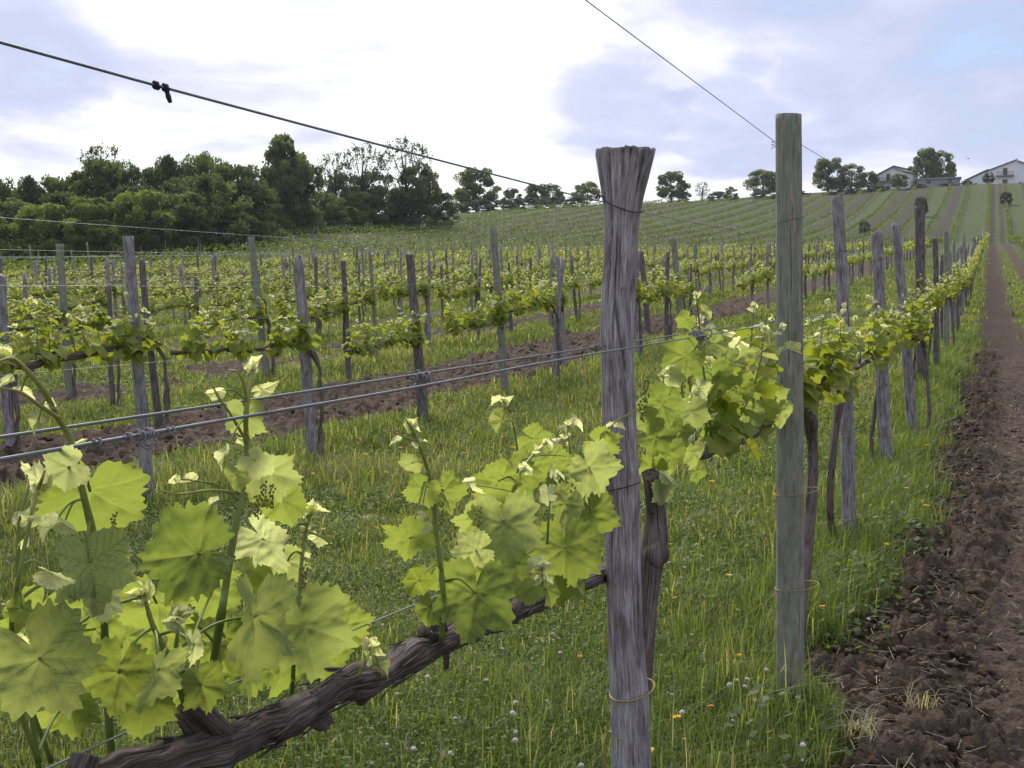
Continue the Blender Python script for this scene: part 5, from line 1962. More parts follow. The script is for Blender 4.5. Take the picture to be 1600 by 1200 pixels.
             leaves=[(10, 1085, 80, -20, .4, .2, 0, 0, 1), (110, 1110, 90, 10, .4, .3, 0, -.04, 1), (150, 1000, 110, 10, .4, .3, 0, -.05, 1), (55, 975, 110, -15, .4, .35, 0, -.05, 1), (200, 1010, 100, 10, .5, .3, 0, -.06, 1)]),
        dict(stem=[(330, 1120), (335, 1060), (340, 1010)], X=-.72, r=.003, tend=[],
             leaves=[(345, 1010, 100, -20, .4, .3, 0, 0, 1), (390, 1050, 80, 25, .4, .3, 0, 0, 1), (440, 1045, 80, 10, .5, .2, 0, -.02, 1), (275, 985, 80, -10, .5, .3, 0, -.02, 1), (510, 1030, 76, 40, .4, .3, 0, 0, 1), (290, 1090, 70, 10, .4, .2, 0, -.02, 1)]),
    ]
    build_shoots(root, SH, rng)
    return root


front_vine()


# ---------------------------------------------------------------- further vines of the near row
def near_vine(idx, trunk_pts, tr, arm_pts, label, seed, spurs=None, nshoot=9, tm=None, extra_low=True):
    rng = np.random.default_rng(seed)
    trunk_pts = [np.asarray(p, float) for p in trunk_pts]
    root = empty('grape_vine', trunk_pts[0])
    tag(root, label, 'vine', 'vines of the near row')

    def B(mb, name, mats):
        o = mb.build(name, mats, root)
        o.location = -root.location
        return o
    p = smooth_path(trunk_pts, 60)
    mb = MB()
    V, Q, T, bk = tube(p, tr * (1 + .35 * np.exp(-((np.linspace(0, 1, 60) - .9) / .1) ** 2)), 22, bark_disp(seed, .2))
    mb.add(V, Q, T, 0, bark=bk)
    B(mb, 'trunk', [MAT['vine_bark']])
    ap = smooth_path([p[-4]] + [np.asarray(q, float) for q in arm_pts], 70)
    mb = MB()
    V, Q, T, bk = tube(ap, np.linspace(tr * 1.05, tr * .72, 70), 20, bark_disp(seed + 2, .25))
    mb.add(V, Q, T, 0, bark=bk)
    sp = []
    for i in range(nshoot // 2 + 1):
        q = ap[int((i + .5) / (nshoot // 2 + 1) * 66) + 2]
        e = q + np.array([rng.normal(0, .015), rng.normal(0, .01), .045 if i % 3 else .025])
        V, Q, T, bk = tube(smooth_path([q, (q + e) / 2, e], 8), [.012, .011, .010, .010, .009, .010, .010, .008], 10, bark_disp(seed + i, .25))
        mb.add(V, Q, T, 0, bark=bk)
        sp.append(e)
    B(mb, 'vine_arm', [MAT['vine_bark']])
    for i in range(nshoot):
        b = sp[i % len(sp)] + rng.normal(0, .012, 3)
        mb = MB()
        tv = unit(np.array([rng.normal(0, .28), rng.normal(0, .22), 1.0]))
        grow_shoot(mb, rng, b, tv, rng.uniform(.2, .36) * (1.35 if i == 1 else 1), tm or LEAF_MID, rng.uniform(.048, .064), nleaf=int(rng.integers(8, 11)))
        if extra_low:
            for _ in range(3):
                d = rand_dir(rng)
                d[2] = -abs(d[2]) - .3
                put_leaf(mb, (tm or LEAF_MID)[rng.integers(len(tm or LEAF_MID))], b + np.array([d[0] * .06, d[1] * .09, .03 - rng.uniform(0, .1)]), unit(d), unit(np.array([d[0], d[1], .6])), rng.uniform(.04, .06), rng.uniform(.5, 1.0), 0, 1)
        B(mb, 'shoot', [MAT['shoot_green'], MAT['vine_leaf_small']])
    return root


def row1_vines():
    g = lambda px, X, z: np.array([X, onX(px, 700, X)[1], z])
    labs = ['leafy vine trained between the cracked post and the green-tinged post', 'vine climbing behind the grey split post, past the green-tinged one', 'vine with a bent trunk left of the short grey post',
            'vine with a thin crooked trunk right of the leaning notched post', 'vine beside the tallest dark post of the near row', 'vine just past the tallest dark post', 'last clear vine of the near row']
    # vine at the second post
    v2 = near_vine(1, [g(1257, -.66, -.04), g(1259, -.66, .25), g(1268, -.66, .55), g(1270, -.66, .85), g(1262, -.66, 1.02)], .022,
              [g(1245, -.67, 1.07), onX(1180, 672, -.68), onX(1140, 690, -.68), onX(1115, 700, -.68), onX(1085, 712, -.68)], labs[0], 301, nshoot=7)
    SH2 = [
        dict(stem=[(1112, 700), (1108, 640), (1098, 570), (1094, 520), (1090, 480), (1088, 462)], X=-.68, r=.0036, tend=[[(1089, 470), (1075, 462), (1062, 460)], [(1090, 468), (1100, 452), (1104, 440)]],
             leaves=[(1062, 560, 74, -60, .3, .1, 0, .02, 1), (1070, 503, 34, -40, .5, .3, 0, 0, 1), (1104, 488, 28, 70, .5, .2, .2, 0, 1), (1090, 466, 22, 170, .4, 0, .8, 0, 1), (1118, 600, 78, 20, .2, .2, 0, .02, 1), (1120, 540, 46, 60, .5, .3, .1, 0, 1), (1140, 520, 24, 70, .5, 0, 1, 0, 1)], buds=[(1075, 580), (1066, 600)]),
        dict(stem=[(1050, 730), (1046, 680), (1040, 630), (1036, 590)], X=-.67, r=.0034, tend=[],
             leaves=[(1028, 640, 78, -40, .3, .2, 0, .02, 1), (1022, 690, 70, -20, .3, .2, 0, 0, 1), (1045, 715, 66, 10, .4, .2, 0, .02, 1), (1052, 590, 40, 30, .5, .2, .5, 0, 1), (1010, 660, 50, -60, .5, .2, .1, 0, 1), (1015, 735, 50, -20, .5, .2, 0, -.02, 1), (1036, 770, 46, 10, .6, .2, .3, .02, 1), (1044, 748, 30, 40, .4, 0, .9, .03, 1), (1052, 576, 26, 100, .4, 0, 1, 0, 1)], buds=[(1004, 640), (1010, 610)]),
        dict(stem=[(1090, 715), (1086, 670), (1080, 620), (1075, 575)], X=-.65, r=.003, tend=[],
             leaves=[(1085, 712, 40, 5, .9, .1, .1, .02, 1), (1082, 650, 62, 10, .3, .2, .15, .02, 1), (1090, 740, 34, 10, .7, .1, 0, .02, 1), (1060, 680, 52, -30, .4, .2, 0, 0, 1), (1098, 610, 40, 50, .5, .2, .5, 0, 1), (1080, 560, 24, 160, .4, 0, 1, 0, 1)], buds=[]),
        dict(stem=[(1140, 690), (1142, 640), (1146, 590), (1150, 545)], X=-.68, r=.0034, tend=[],
             leaves=[(1128, 640, 70, -10, .3, .2, 0, .02, 1), (1150, 610, 66, 30, .3, .3, 0, .02, 1), (1140, 575, 56, -40, .4, .3, .1, 0, 1), (1160, 560, 44, 60, .5, .3, .15, 0, 1), (1152, 536, 26, 150, .4, 0, 1, 0, 1), (1164, 540, 22, 60, .4, 0, 1, 0, 1), (1140, 676, 50, 10, .5, .2, 0, 0, 1), (1120, 680, 44, -40, .5, .2, 0, .02, 1)], buds=[(1145, 620)]),
        dict(stem=[(1175, 672), (1180, 630), (1186, 580), (1192, 540)], X=-.67, r=.0032, tend=[[(1190, 550), (1204, 540), (1215, 546)]],
             leaves=[(1182, 605, 58, 10, .3, .3, 0, .02, 1), (1196, 640, 56, 20, .4, .2, 0, .02, 1), (1172, 650, 52, -20, .4, .2, .1, 0, 1), (1178, 565, 44, -40, .4, .3, .2, 0, 1), (1196, 545, 24, 150, .4, 0, 1, 0, 1), (1204, 572, 36, 70, .5, .2, .6, 0, 1), (1222, 648, 46, 20, .6, .2, .15, .05, 1), (1212, 618, 44, 50, .5, .2, .1, .03, 1)], buds=[]),
        dict(stem=[(1110, 720), (1120, 690), (1130, 660)], X=-.74, r=.003, tend=[],
             leaves=[(1100, 660, 70, 0, .4, .3, 0, 0, 1), (1130, 700, 50, 20, .5, .3, 0, 0, 1), (1070, 630, 70, -20, .4, .3, 0, 0, 1), (1160, 640, 66, 10, .4, .3, 0, 0, 1), (1200, 600, 60, 30, .4, .3, 0, 0, 1), (1050, 690, 60, -20, .4, .3, 0, 0, 1)], buds=[])]
    for sh in SH2:
        sh['leaves'] = [(a, b, w * .84, an, ya, no, yo, dx, up) for a, b, w, an, ya, no, yo, dx, up in sh['leaves']]
    build_shoots(v2, SH2, np.random.default_rng(77), .06)
    near_vine(2, [g(1322, -.72, -.04), g(1303, -.76, .2), g(1299, -.76, .45), g(1305, -.74, .75), g(1312, -.72, 1.0)], .018,
              [g(1308, -.7, 1.06), onX(1290, 600, -.68), onX(1272, 605, -.68), onX(1255, 618, -.68), onX(1242, 640, -.68)], labs[1], 302, nshoot=14)
    for i in range(2, 7):
        b, t, r = ROW1P[i]
        dx = [-.11, .10, -.09, -.1, .09][i - 2]
        b0 = b.copy()
        zg = h1(b[0], b[1])
        pb = ROW1P[i - 1][0]
        tr = [np.array([b[0] + dx * q, b[1] + .02, zg + z]) for q, z in ((.6, -.04), (1.25, .25), (1.1, .5), (.8, .8), (.5, 1.0))]
        arm = [np.array([b[0] + dx * .2, b[1] - .15, zg + 1.06])]
        for u in (.25, .5, .75, .92):
            q = b * (1 - u) + pb * u
            arm.append(np.array([ROW0 - .02, q[1], h1(ROW0, q[1]) + 1.06]))
        near_vine(i + 1, tr, .017, arm, labs[i], 310 + i, nshoot=[15, 14, 14, 13, 12][i - 2])


row1_vines()


# ---------------------------------------------------------------- repeats
def vine_variant(seed, tmpl, lsize, nshoot, nleaf, stem=True, one_mesh=False, label='', height=1.0):
    """a vine at the origin, its arm running toward -Y"""
    rng = np.random.default_rng(seed)
    dx = rng.choice([-1, 1]) * rng.uniform(.04, .08)
    tr = smooth_path([(dx * 1.2, .03, -.05), (dx * .8, .05, .22), (dx * 1.25, .03, .45), (dx * .8, .02, .7), (dx * .9, 0, .9), (dx * .2, -.06, height)], 18)
    arm = smooth_path([(0, -.05, height), (.01, -.35, height + .05 + rng.normal(0, .02)), (rng.normal(0, .02), -.9, height + .03 + rng.normal(0, .03)), (rng.normal(0, .03), -1.4, height + rng.normal(0, .03)), (0, -1.85, height - .02)], 22)
    tr = tr + np.stack([.016 * fbm(tr[:, 2] * 5, tr[:, 2] * 0 + seed, seed=seed), .016 * fbm(tr[:, 2] * 5, tr[:, 2] * 0 + seed, seed=seed + 1), 0 * tr[:, 2]], -1)
    arm = arm + np.stack([.012 * fbm(arm[:, 1] * 5, arm[:, 1] * 0, seed=seed + 2), 0 * arm[:, 1], .022 * fbm(arm[:, 1] * 4, arm[:, 1] * 0, seed=seed + 3)], -1)
    wd = MB()
    n = 9 if not one_mesh else 5
    V, Q, T, bk = tube(tr, .024 * (1 + .35 * vnoise(tr[:, 2] * 6, tr[:, 2] * 0 + seed, seed=seed + 9)), n, bark_disp(seed, .3))
    wd.add(V, Q, T, 0, bark=bk)
    wa = MB() if not one_mesh else wd
    V, Q, T, bk = tube(arm, np.linspace(.024, .014, 22) * (1 + .35 * vnoise(arm[:, 1] * 6, arm[:, 1] * 0 + seed, seed=seed + 8)), n, bark_disp(seed + 4, .3))
    wa.add(V, Q, T, 0, bark=bk)
    lf = MB() if not one_mesh else wd
    for i in range(nshoot):
        u = (i + rng.uniform(.2, .8)) / nshoot
        b = arm[int(u * 21)] + np.array([0, 0, .015])
        tv = unit(np.array([rng.normal(0, .3), rng.normal(0, .3), 1.0]))
        grow_shoot(lf, rng, b, tv, rng.uniform(.16, .36), tmpl, lsize * rng.uniform(.85, 1.15), 0 if not one_mesh else 0, 1, nleaf, stem=stem)
        for _ in range(5):
            d = rand_dir(rng)
            d[2] = -abs(d[2]) - .2
            put_leaf(lf, tmpl[rng.integers(len(tmpl))], b + np.array([d[0] * .09, d[1] * .13, .05 - rng.uniform(0, .12)]), unit(d), unit(np.array([d[0], d[1], .7])), lsize * rng.uniform(.8, 1.15), rng.uniform(.2, .8), 0, 1)
    if one_mesh:
        return wd.build('grape_vine', [MAT['vine_bark'], MAT['vine_leaf_small']])
    root = empty('grape_vine', (0, 0, 0))
    wd.build('trunk', [MAT['vine_bark']], root)
    wa.build('vine_arm', [MAT['vine_bark']], root)
    lf.build('foliage', [MAT['shoot_green'], MAT['vine_leaf_small']], root)
    return root


N_VINE = 262


def generic_vines():
    rng = np.random.default_rng(33)
    spots = [(x, y, k) for x, y, k in POSTS if k > 0] + SPOTS
    spots = sorted(spots, key=lambda s: depth((s[0], s[1], 0)))
    near = [[vine_variant(400 + i, LEAF_MID if i < 2 else LEAF_LOW, .064, 13, 9, height=.98 + .05 * (i % 3)), True] for i in range(6)]
    far = [[vine_variant(420 + i, LEAF_TINY, .084, 12, 6, stem=False, one_mesh=True, height=1.0), True] for i in range(5)]
    used = 0
    nth = {}
    for j, (x, y, k) in enumerate(spots[:N_VINE]):
        f = depth((x, y, 0))
        pool = near if f < 27 else far
        v = pool[int(rng.integers(len(pool)))]
        s = rng.uniform(.92, 1.1)
        o = place_repeat(v[0], v[1], x, y, h1(x, y), rng.normal(0, .05), 0, 0, s, s * rng.uniform(.95, 1.06))
        if rng.uniform() < .4:
            o.scale.x = -o.scale.x if not v[1] and pool is near else o.scale.x
        sl = h1(x, y) - h1(x, y - 1.8)
        o.rotation_euler[0] = math.atan2(sl, 1.8)
        v[1] = False
        where = 'across the lane' if k == -1 else 'far along the near row' if k == 0 else f'in the {ORD[k]} row from the lane'
        d = 'small yellow-green' if f > 45 else 'distant yellow-green' if f > 27 else 'leafy mid-distance'
        tag(o, f'{d} grape vine {where}', 'vine', f'grape vines {where}')
    for pool in (near, far):
        for v in pool:
            if v[1]:
                for c in list(v[0].children):
                    bpy.data.objects.remove(c)
                bpy.data.objects.remove(v[0])
    # beyond: the smallest vines and those of the hillside, as masses
    mb = MB()
    for x, y, k in spots[N_VINE:]:
        z = h1(x, y)
        for _ in range(70):
            p = np.array([x + rng.normal(0, .16), y - rng.uniform(0, 2.1), z + 1.0 + rng.uniform(-.12, .42)])
            put_leaf(mb, LEAF_TINY[rng.integers(4)], p, rand_dir(rng), unit(rand_dir(rng) + [0, 0, 1]), .11, rng.uniform(.2, .9), float(rng.uniform() < .06), 0)
    tag(mb.build('distant_vines', [MAT['vine_leaf_small']]), 'far vines of the near vineyard merging into yellow-green rows', 'vines', kind='stuff')
    mb = MB()
    C_, S_, TI = [], [], []
    for k in range(0, 48):
        X = row_x(k)
        ys = np.arange(30, 310, .9)
        xs = np.full_like(ys, X)
        z = H(xs, ys)
        q = np.stack([xs, ys, z], -1) - CAM
        f = q @ FWD
        px = 800 + F0 * (q @ RGT) / f
        ok = (px > -80) & (px < 1680) & (f < np.interp(px, RIDGE_PX, RIDGE_F)) & (f > 10)
        if k <= NROW:
            ok &= ys > (150 if k == 0 else 121 - 2 * k)
        C_.append(np.stack([xs, ys, z], -1)[ok])
    for k in range(1, 6):
        X = 2.75 + (k - 1) * PITCH
        ys = np.arange(100, 300, .9)
        xs = np.full_like(ys, X)
        z = H(xs, ys)
        q = np.stack([xs, ys, z], -1) - CAM
        f = q @ FWD
        px = 800 + F0 * (q @ RGT) / f
        ok = (px < 1680) & (f < 296)
        C_.append(np.stack([xs, ys, z], -1)[ok])
    Cn = np.concatenate(C_)
    m = 16
    Pn = np.repeat(Cn, m, 0)
    n = len(Pn)
    Pn = Pn + np.stack([rng.normal(0, .11, n), rng.uniform(-.5, .5, n), .45 + rng.uniform(0, .6, n)], -1)
    keep = rng.uniform(0, 1, n) < .8 + .3 * vnoise(Pn[:, 0] * .3, Pn[:, 1] * .25, seed=88)
    Pn = Pn[keep]
    n = len(Pn)
    a = rng.normal(0, 1, (n, 3))
    b = rng.normal(0, 1, (n, 3))
    a /= np.linalg.norm(a, axis=1)[:, None]
    b = b - a * (a * b).sum(1)[:, None]
    b /= np.linalg.norm(b, axis=1)[:, None]
    sz = rng.uniform(.09, .17, n)[:, None]
    V = np.stack([Pn - a * sz, Pn + b * sz * .8, Pn + a * sz, Pn - b * sz * .8], 1).reshape(-1, 3)
    mb.add(V, np.arange(n * 4).reshape(-1, 4), None, 0, tint=np.repeat(rng.uniform(0, 1, n), 4), young=0.0)
    tag(mb.build('hillside_vines', [MAT['hill_vine_leaf']]), 'low vine rows striping the far hillside', 'vines', kind='stuff')


generic_vines()

# ---------------------------------------------------------------- trees
def crown_mesh(seed, kind):
    """leaf clusters inside a unit-high, unit-wide envelope; returns V, Q, tint and the cluster centres"""
    rng = np.random.default_rng(seed)
    blobs = []
    if kind == 'dome':                 # broad round crown on a short trunk
        for i in range(60):
            a = rng.uniform(0, 6.28)
            z = rng.uniform(.22, .95)
            rmax = .46 * math.sqrt(max(0.02, 1 - ((z - .52) / .48) ** 2))
            r = rmax * math.sqrt(rng.uniform(.25, 1))
            blobs.append((r * math.cos(a), r * math.sin(a), z, rng.uniform(.06, .14)))
        nl = 190
    elif kind == 'tall':               # upright, many-topped
        for i in range(60):
            a = rng.uniform(0, 6.28)
            z = rng.uniform(.15, .97)
            rmax = .40 * (1 - max(0, z - .55) * 1.5) * (.65 + .5 * rng.uniform())
            r = rmax * math.sqrt(rng.uniform(.15, 1))
            blobs.append((r * math.cos(a), r * math.sin(a), z, rng.uniform(.06, .14)))
        nl = 190
    elif kind == 'airy':               # thin crown with the sky between the twigs
        for i in range(150):
            a = rng.uniform(0, 6.28)
            z = rng.uniform(.30, 1.0)
            rmax = .50 * math.sqrt(max(.05, 1 - ((z - .62) / .42) ** 2))
            r = rmax * math.sqrt(rng.uniform(.2, 1))
            blobs.append((r * math.cos(a), r * math.sin(a), z, rng.uniform(.02, .055)))
        nl = 26
    else:                              # bush down to the ground
        for i in range(64):
            a = rng.uniform(0, 6.28)
            z = rng.uniform(.05, .92)
            rmax = .48 * math.sqrt(max(.05, 1 - ((z - .2) / .8) ** 2)) * rng.uniform(.75, 1.1)
            r = rmax * math.sqrt(rng.uniform(.2, 1))
            blobs.append((r * math.cos(a), r * math.sin(a), z, rng.uniform(.055, .13)))
        nl = 150
    Ps, Tn = [], []
    for (x, y, z, r) in blobs:
        n = int(nl * rng.uniform(.7, 1.3))
        d = rng.normal(0, 1, (n, 3))
        d /= np.linalg.norm(d, axis=1)[:, None]
        rad = r * (rng.uniform(.35, 1.12, n) ** .6 if kind != 'airy' else rng.uniform(.1, 1.9, n))
        p = np.array([x, y, z]) + d * rad[:, None] * np.array([1.1, 1.1, .78])
        keep = vnoise(p[:, 0] * 26, p[:, 1] * 26, p[:, 2] * 26, seed=seed) > -.45
        p = p[keep]
        Ps.append(p)
        Tn.append(np.clip(rng.normal(.42, .2, len(p)) + rng.normal(0, .27), 0, 1))
    p = np.concatenate(Ps)
    p = p[:, :]
    tn = np.concatenate(Tn)
    ok = p[:, 2] > .02
    p, tn = p[ok], tn[ok]
    n = len(p)
    a = rng.normal(0, 1, (n, 3))
    a /= np.linalg.norm(a, axis=1)[:, None]
    b = rng.normal(0, 1, (n, 3))
    b = b - a * (a * b).sum(1)[:, None]
    b /= np.linalg.norm(b, axis=1)[:, None]
    s = rng.uniform(.012, .027, n)[:, None] * (1.0 if kind != 'airy' else .62)
    V = np.stack([p - a * s, p + b * s * .75, p + a * s, p - b * s * .75], 1).reshape(-1, 3)
    return V, np.arange(n * 4).reshape(-1, 4), np.repeat(tn, 4), blobs


def tree_proto(seed, kind, leaf):
    rng = np.random.default_rng(seed + 1)
    V, Q, tn, blobs = crown_mesh(seed, kind)
    root = empty({'bush': 'bush'}.get(kind, 'tree'), (0, 0, 0))
    mb = MB()
    top = .55 if kind != 'bush' else .3
    tr = smooth_path([(0, 0, -.03), (.01, .0, top * .4), (rng.normal(0, .02), rng.normal(0, .02), top), (rng.normal(0, .03), rng.normal(0, .03), top + .25)], 12)
    V2, Q2, T2, bk = tube(tr, np.linspace(.030, .010, 12) * (1 if kind != 'bush' else .6), 8)
    mb.add(V2, Q2, T2, 0, bark=bk)
    order = rng.permutation(len(blobs))[: (16 if kind != 'airy' else 70)]
    for i in order:
        x, y, z, r = blobs[i]
        s = tr[int(np.clip((z * .55) / (top + .25), .15, .9) * 11)]
        e = np.array([x, y, z])
        V2, Q2, T2, bk = tube(smooth_path([s, s * .5 + e * .5 + np.array([0, 0, -.03]), e], 7), np.linspace(.009, .0022, 7) * (1 if kind != 'airy' else .7), 5, cap=False)
        mb.add(V2, Q2, T2, 0, bark=bk)
    mb.build('trunk', [MAT['tree_bark']], root)
    cb = MB()
    cb.add(V, Q, None, 0, tint=tn)
    cb.build('crown', [MAT[leaf]], root, smooth=False)
    return [root, True]


PROTO = {}


def proto(kind, leaf, v):
    k = (kind, leaf, v)
    if k not in PROTO:
        PROTO[k] = tree_proto(900 + len(PROTO) * 7, kind, leaf)
    return PROTO[k]


def tree(px, f, ytop, width_px, kind, leaf, label, group, v=0, sink=.2, rz=None, name=None, cat='tree'):
    """a tree standing at depth f under column px whose head reaches picture height ytop"""
    p = P(px, 460, f)
    z0 = h1(p[0], p[1]) - sink
    zt = CAM[2] + (460 - ytop) * f / F0
    hgt = max(1.0, zt - z0)
    w = width_px * f / F0
    pr = proto(kind, leaf, v)
    r = random.Random(int(px * 7 + f))
    o = place_repeat(pr[0], pr[1], p[0], p[1], z0, r.uniform(0, 6.28) if rz is None else rz, 0, 0, w, hgt)
    pr[1] = False
    tag(o, label, cat, group)
    return o


def woods():
    g = 'trees at the edge of the wood'
    # tall trees behind, from the left
    back = [(-70, 118, 285, 120, 'tall', 'dark tree at the far left end of the wood'), (5, 116, 280, 90, 'tall', 'dark tree over the left edge, low in the skyline'), (52, 120, 277, 80, 'tall', 'small-headed dark tree second from the left edge in the skyline'),
            (95, 122, 280, 80, 'tall', 'narrow dark tree with a notched top before the rise of the skyline'), (133, 124, 268, 80, 'tall', 'dark tree where the wood skyline starts to climb'), (172, 126, 235, 95, 'airy', 'lofty loose-topped tree standing above the left of the wood'),
            (165, 122, 252, 110, 'tall', 'dense dark tree under the lofty loose-topped one'), (215, 128, 254, 95, 'dome', 'round dark tree right of the lofty loose-topped one'), (268, 130, 246, 95, 'tall', 'dark tree with a ragged top in the middle of the wood'),
            (322, 130, 246, 95, 'dome', 'dark broad tree left of the mid-green one in the wood'), (368, 128, 250, 100, 'dome', 'mid-green tree left of the biggest tree of the wood'), (300, 122, 275, 120, 'bush', 'dark thicket filling the middle of the wood'),
            (120, 116, 300, 130, 'bush', 'dark thicket under the climbing skyline'), (220, 118, 288, 130, 'bush', 'dark thicket behind the light bushes'), (20, 112, 310, 130, 'bush', 'dark thicket at the left edge of the wood')]
    for i, (px, f, yt, w, k, lab) in enumerate(back):
        tree(px, f, yt, w, k, 'dark_leaf' if i % 3 else 'wood_leaf', lab, g, i % 3)
    tree(448, 148, 219, 108, 'tall', 'wood_leaf', 'biggest tree of the wood, tall with a bare dark trunk', g, 3)
    for px_, f_, yt_, w_, lb_ in ((420, 140, 318, 80, 'low bush left of the biggest trunk'), (455, 152, 322, 70, 'low bush behind the biggest trunk'), (500, 158, 300, 80, 'mid-height bush filling behind the biggest tree'), (430, 146, 262, 90, 'dense tree crowding the left side of the biggest one'), (585, 172, 270, 90, 'mid-height bush behind the see-through trees'), (540, 170, 272, 80, 'mid-height bush right of the biggest tree')):
        tree(px_, f_, yt_, w_, 'bush', 'wood_leaf', lb_, 'bushes along the foot of the wood', 2, cat='bush')
    tree(470, 146, 240, 80, 'dome', 'wood_leaf', 'tree leaning against the right side of the biggest one', g, 4)
    tree(525, 166, 243, 70, 'airy', 'olive_leaf', 'thin see-through tree right of the biggest tree', g, 1)
    tree(568, 168, 230, 80, 'airy', 'olive_leaf', 'see-through tree with a forked head, middle of three', g, 2)
    tree(634, 170, 221, 92, 'airy', 'olive_leaf', 'tallest see-through tree at the right end of the wood', g, 0)
    tree(655, 172, 262, 80, 'dome', 'wood_leaf', 'dark solid tree below the tallest see-through one', g, 1)
    tree(688, 176, 300, 60, 'bush', 'dark_leaf', 'low dark shrub ending the wood on the right', g, 1, name='bush')
    g2 = 'bushes along the foot of the wood'
    front = [(15, 100, 345, 100, 'yellow-green bush at the left edge below the wood'), (75, 101, 316, 110, 'light green bush second from the left edge'), (150, 104, 305, 105, 'light bush under the lofty loose-topped tree'),
             (165, 101, 352, 80, 'low yellowish bush right in front of the light bushes'), (225, 107, 296, 115, 'broad light bush in the middle of the bushes'), (290, 112, 300, 110, 'mid-green bush left of the tall leafy one'),
             (345, 118, 272, 120, 'tall leafy bush joining the big trees'), (400, 126, 280, 95, 'dark green bush by the trunk of the biggest tree'), (-40, 100, 320, 110, 'bush just entering at the left edge'), (110, 100, 340, 80, 'small bush between the two light ones'),
             (510, 160, 302, 85, 'grey-green bush right of the biggest trunk'), (555, 166, 300, 80, 'low bush under the see-through trees'), (600, 170, 300, 80, 'bush below the middle see-through tree'), (540, 158, 322, 80, 'low thicket at the end of the hill rows'),
             (640, 172, 292, 90, 'dark bush at the foot of the tallest see-through tree'), (480, 150, 320, 60, 'small dark bush beside the biggest trunk'), (365, 120, 330, 100, 'dark low thicket before the big trees'), (300, 112, 340, 90, 'dark low thicket left of the big trees'),
             (230, 106, 345, 90, 'dark undergrowth at the middle of the wood edge')]
    for i, (px, f, yt, w, lab) in enumerate(front):
        lf = 'hedge_leaf' if i in (0, 1, 2, 3, 4, 9, 8) else 'dark_leaf' if 'dark' in lab else 'wood_leaf'
        tree(px, f, yt, w, 'bush', lf, lab, g2, i % 3, cat='bush')


woods()


def ridge():
    g = 'trees on the ridge'
    for i, (px, f, yt, w, k, lf, lab) in enumerate([
            (745, 240, 266, 74, 'dome', 'wood_leaf', 'lone domed tree just right of the wood'), (722, 236, 296, 40, 'bush', 'hedge_leaf', 'small bush against the lone domed tree'), (800, 250, 294, 40, 'bush', 'olive_leaf', 'small wispy tree left of the pair near the wire'),
            (838, 255, 290, 44, 'dome', 'wood_leaf', 'left tree of the low pair the top wire crosses'), (862, 257, 290, 40, 'dome', 'wood_leaf', 'right tree of the low pair the top wire crosses'), (916, 272, 287, 46, 'dome', 'wood_leaf', 'low tree peeping left of the cracked post top'),
            (1047, 292, 271, 54, 'dome', 'wood_leaf', 'domed tree right of the cracked post top'), (1140, 298, 293, 26, 'bush', 'wood_leaf', 'tiny round tree on the ridge between two bigger ones'), (1190, 300, 268, 60, 'dome', 'wood_leaf', 'round tree left of the green-tinged post head'),
            (1290, 302, 251, 56, 'dome', 'wood_leaf', 'bushy tree right of the green-tinged post head'), (1326, 303, 260, 46, 'dome', 'wood_leaf', 'rounded tree next to the bushy one'), (1352, 304, 271, 32, 'dome', 'dark_leaf', 'small dark tree left of the gabled house'),
            (1441, 308, 235, 52, 'tall', 'wood_leaf', 'tall tree rising behind the low shed'), (1464, 308, 240, 44, 'dome', 'wood_leaf', 'right half of the tall tree clump behind the shed'), (1095, 296, 287, 26, 'airy', 'olive_leaf', 'bare thin sapling on the ridge')]):
        tree(px, f, yt, w, k, lf, lab, g, i % 3)
    g = 'shrubs along the ridge'
    for i, (px, f, yt, w, lf, lab) in enumerate([
            (712, 226, 318, 46, 'dark_leaf', 'dark hedge end below the lone domed tree'), (748, 230, 312, 56, 'olive_leaf', 'greyish shrub below the lone domed tree'), (785, 232, 313, 56, 'olive_leaf', 'greyish shrub left of the low pair'), (820, 236, 309, 50, 'olive_leaf', 'grey-green shrub under the low pair'),
            (858, 244, 309, 50, 'olive_leaf', 'pale shrub under the right tree of the pair'), (898, 254, 308, 44, 'olive_leaf', 'pale shrub left of the cracked post'), (1300, 297, 290, 40, 'olive_leaf', 'silvery shrub under the bushy tree'), (1330, 297, 292, 34, 'olive_leaf', 'low shrub left of the gabled house'),
            (1365, 297, 290, 34, 'wood_leaf', 'green shrub at the corner of the gabled house'), (1430, 297, 289, 26, 'olive_leaf', 'shrub between the gabled house and the shed'), (1475, 297, 289, 30, 'olive_leaf', 'shrub before the low shed'), (1504, 297, 284, 22, 'wood_leaf', 'green shrub between the shed and the balcony house'),
            (1060, 290, 299, 40, 'olive_leaf', 'low scrub under the domed ridge tree'), (1240, 296, 298, 40, 'olive_leaf', 'low scrub hidden behind the green-tinged post'), (1120, 292, 300, 40, 'olive_leaf', 'low scrub left of the tiny round tree'), (1190, 294, 299, 50, 'olive_leaf', 'low scrub under the round tree')]):
        tree(px, f, yt, w, 'bush', lf, lab, g, i % 3, cat='shrub')
    g = 'small trees before the houses'
    for i, (px, f, yt, w, k, lf, lab) in enumerate([(1400, 295, 274, 28, 'dome', 'hedge_leaf', 'small light-green tree before the gabled house'), (1538, 295, 272, 18, 'dome', 'olive_leaf', 'slim grey-green tree before the balcony house')]):
        tree(px, f, yt, w, k, lf, lab, g, i)
    g = 'lone trees in the hill rows'
    for i, (px, f, yt, w, lab) in enumerate([(1435, 225, 308, 22, 'dark little olive tree among the hill rows'), (1348, 190, 346, 20, 'round olive bush at the foot of the hill'), (1566, 235, 302, 20, 'dark olive tree in the worked strip by the lane')]):
        tree(px, f, yt, w, 'dome', 'olive_leaf', lab, g, i)


ridge()


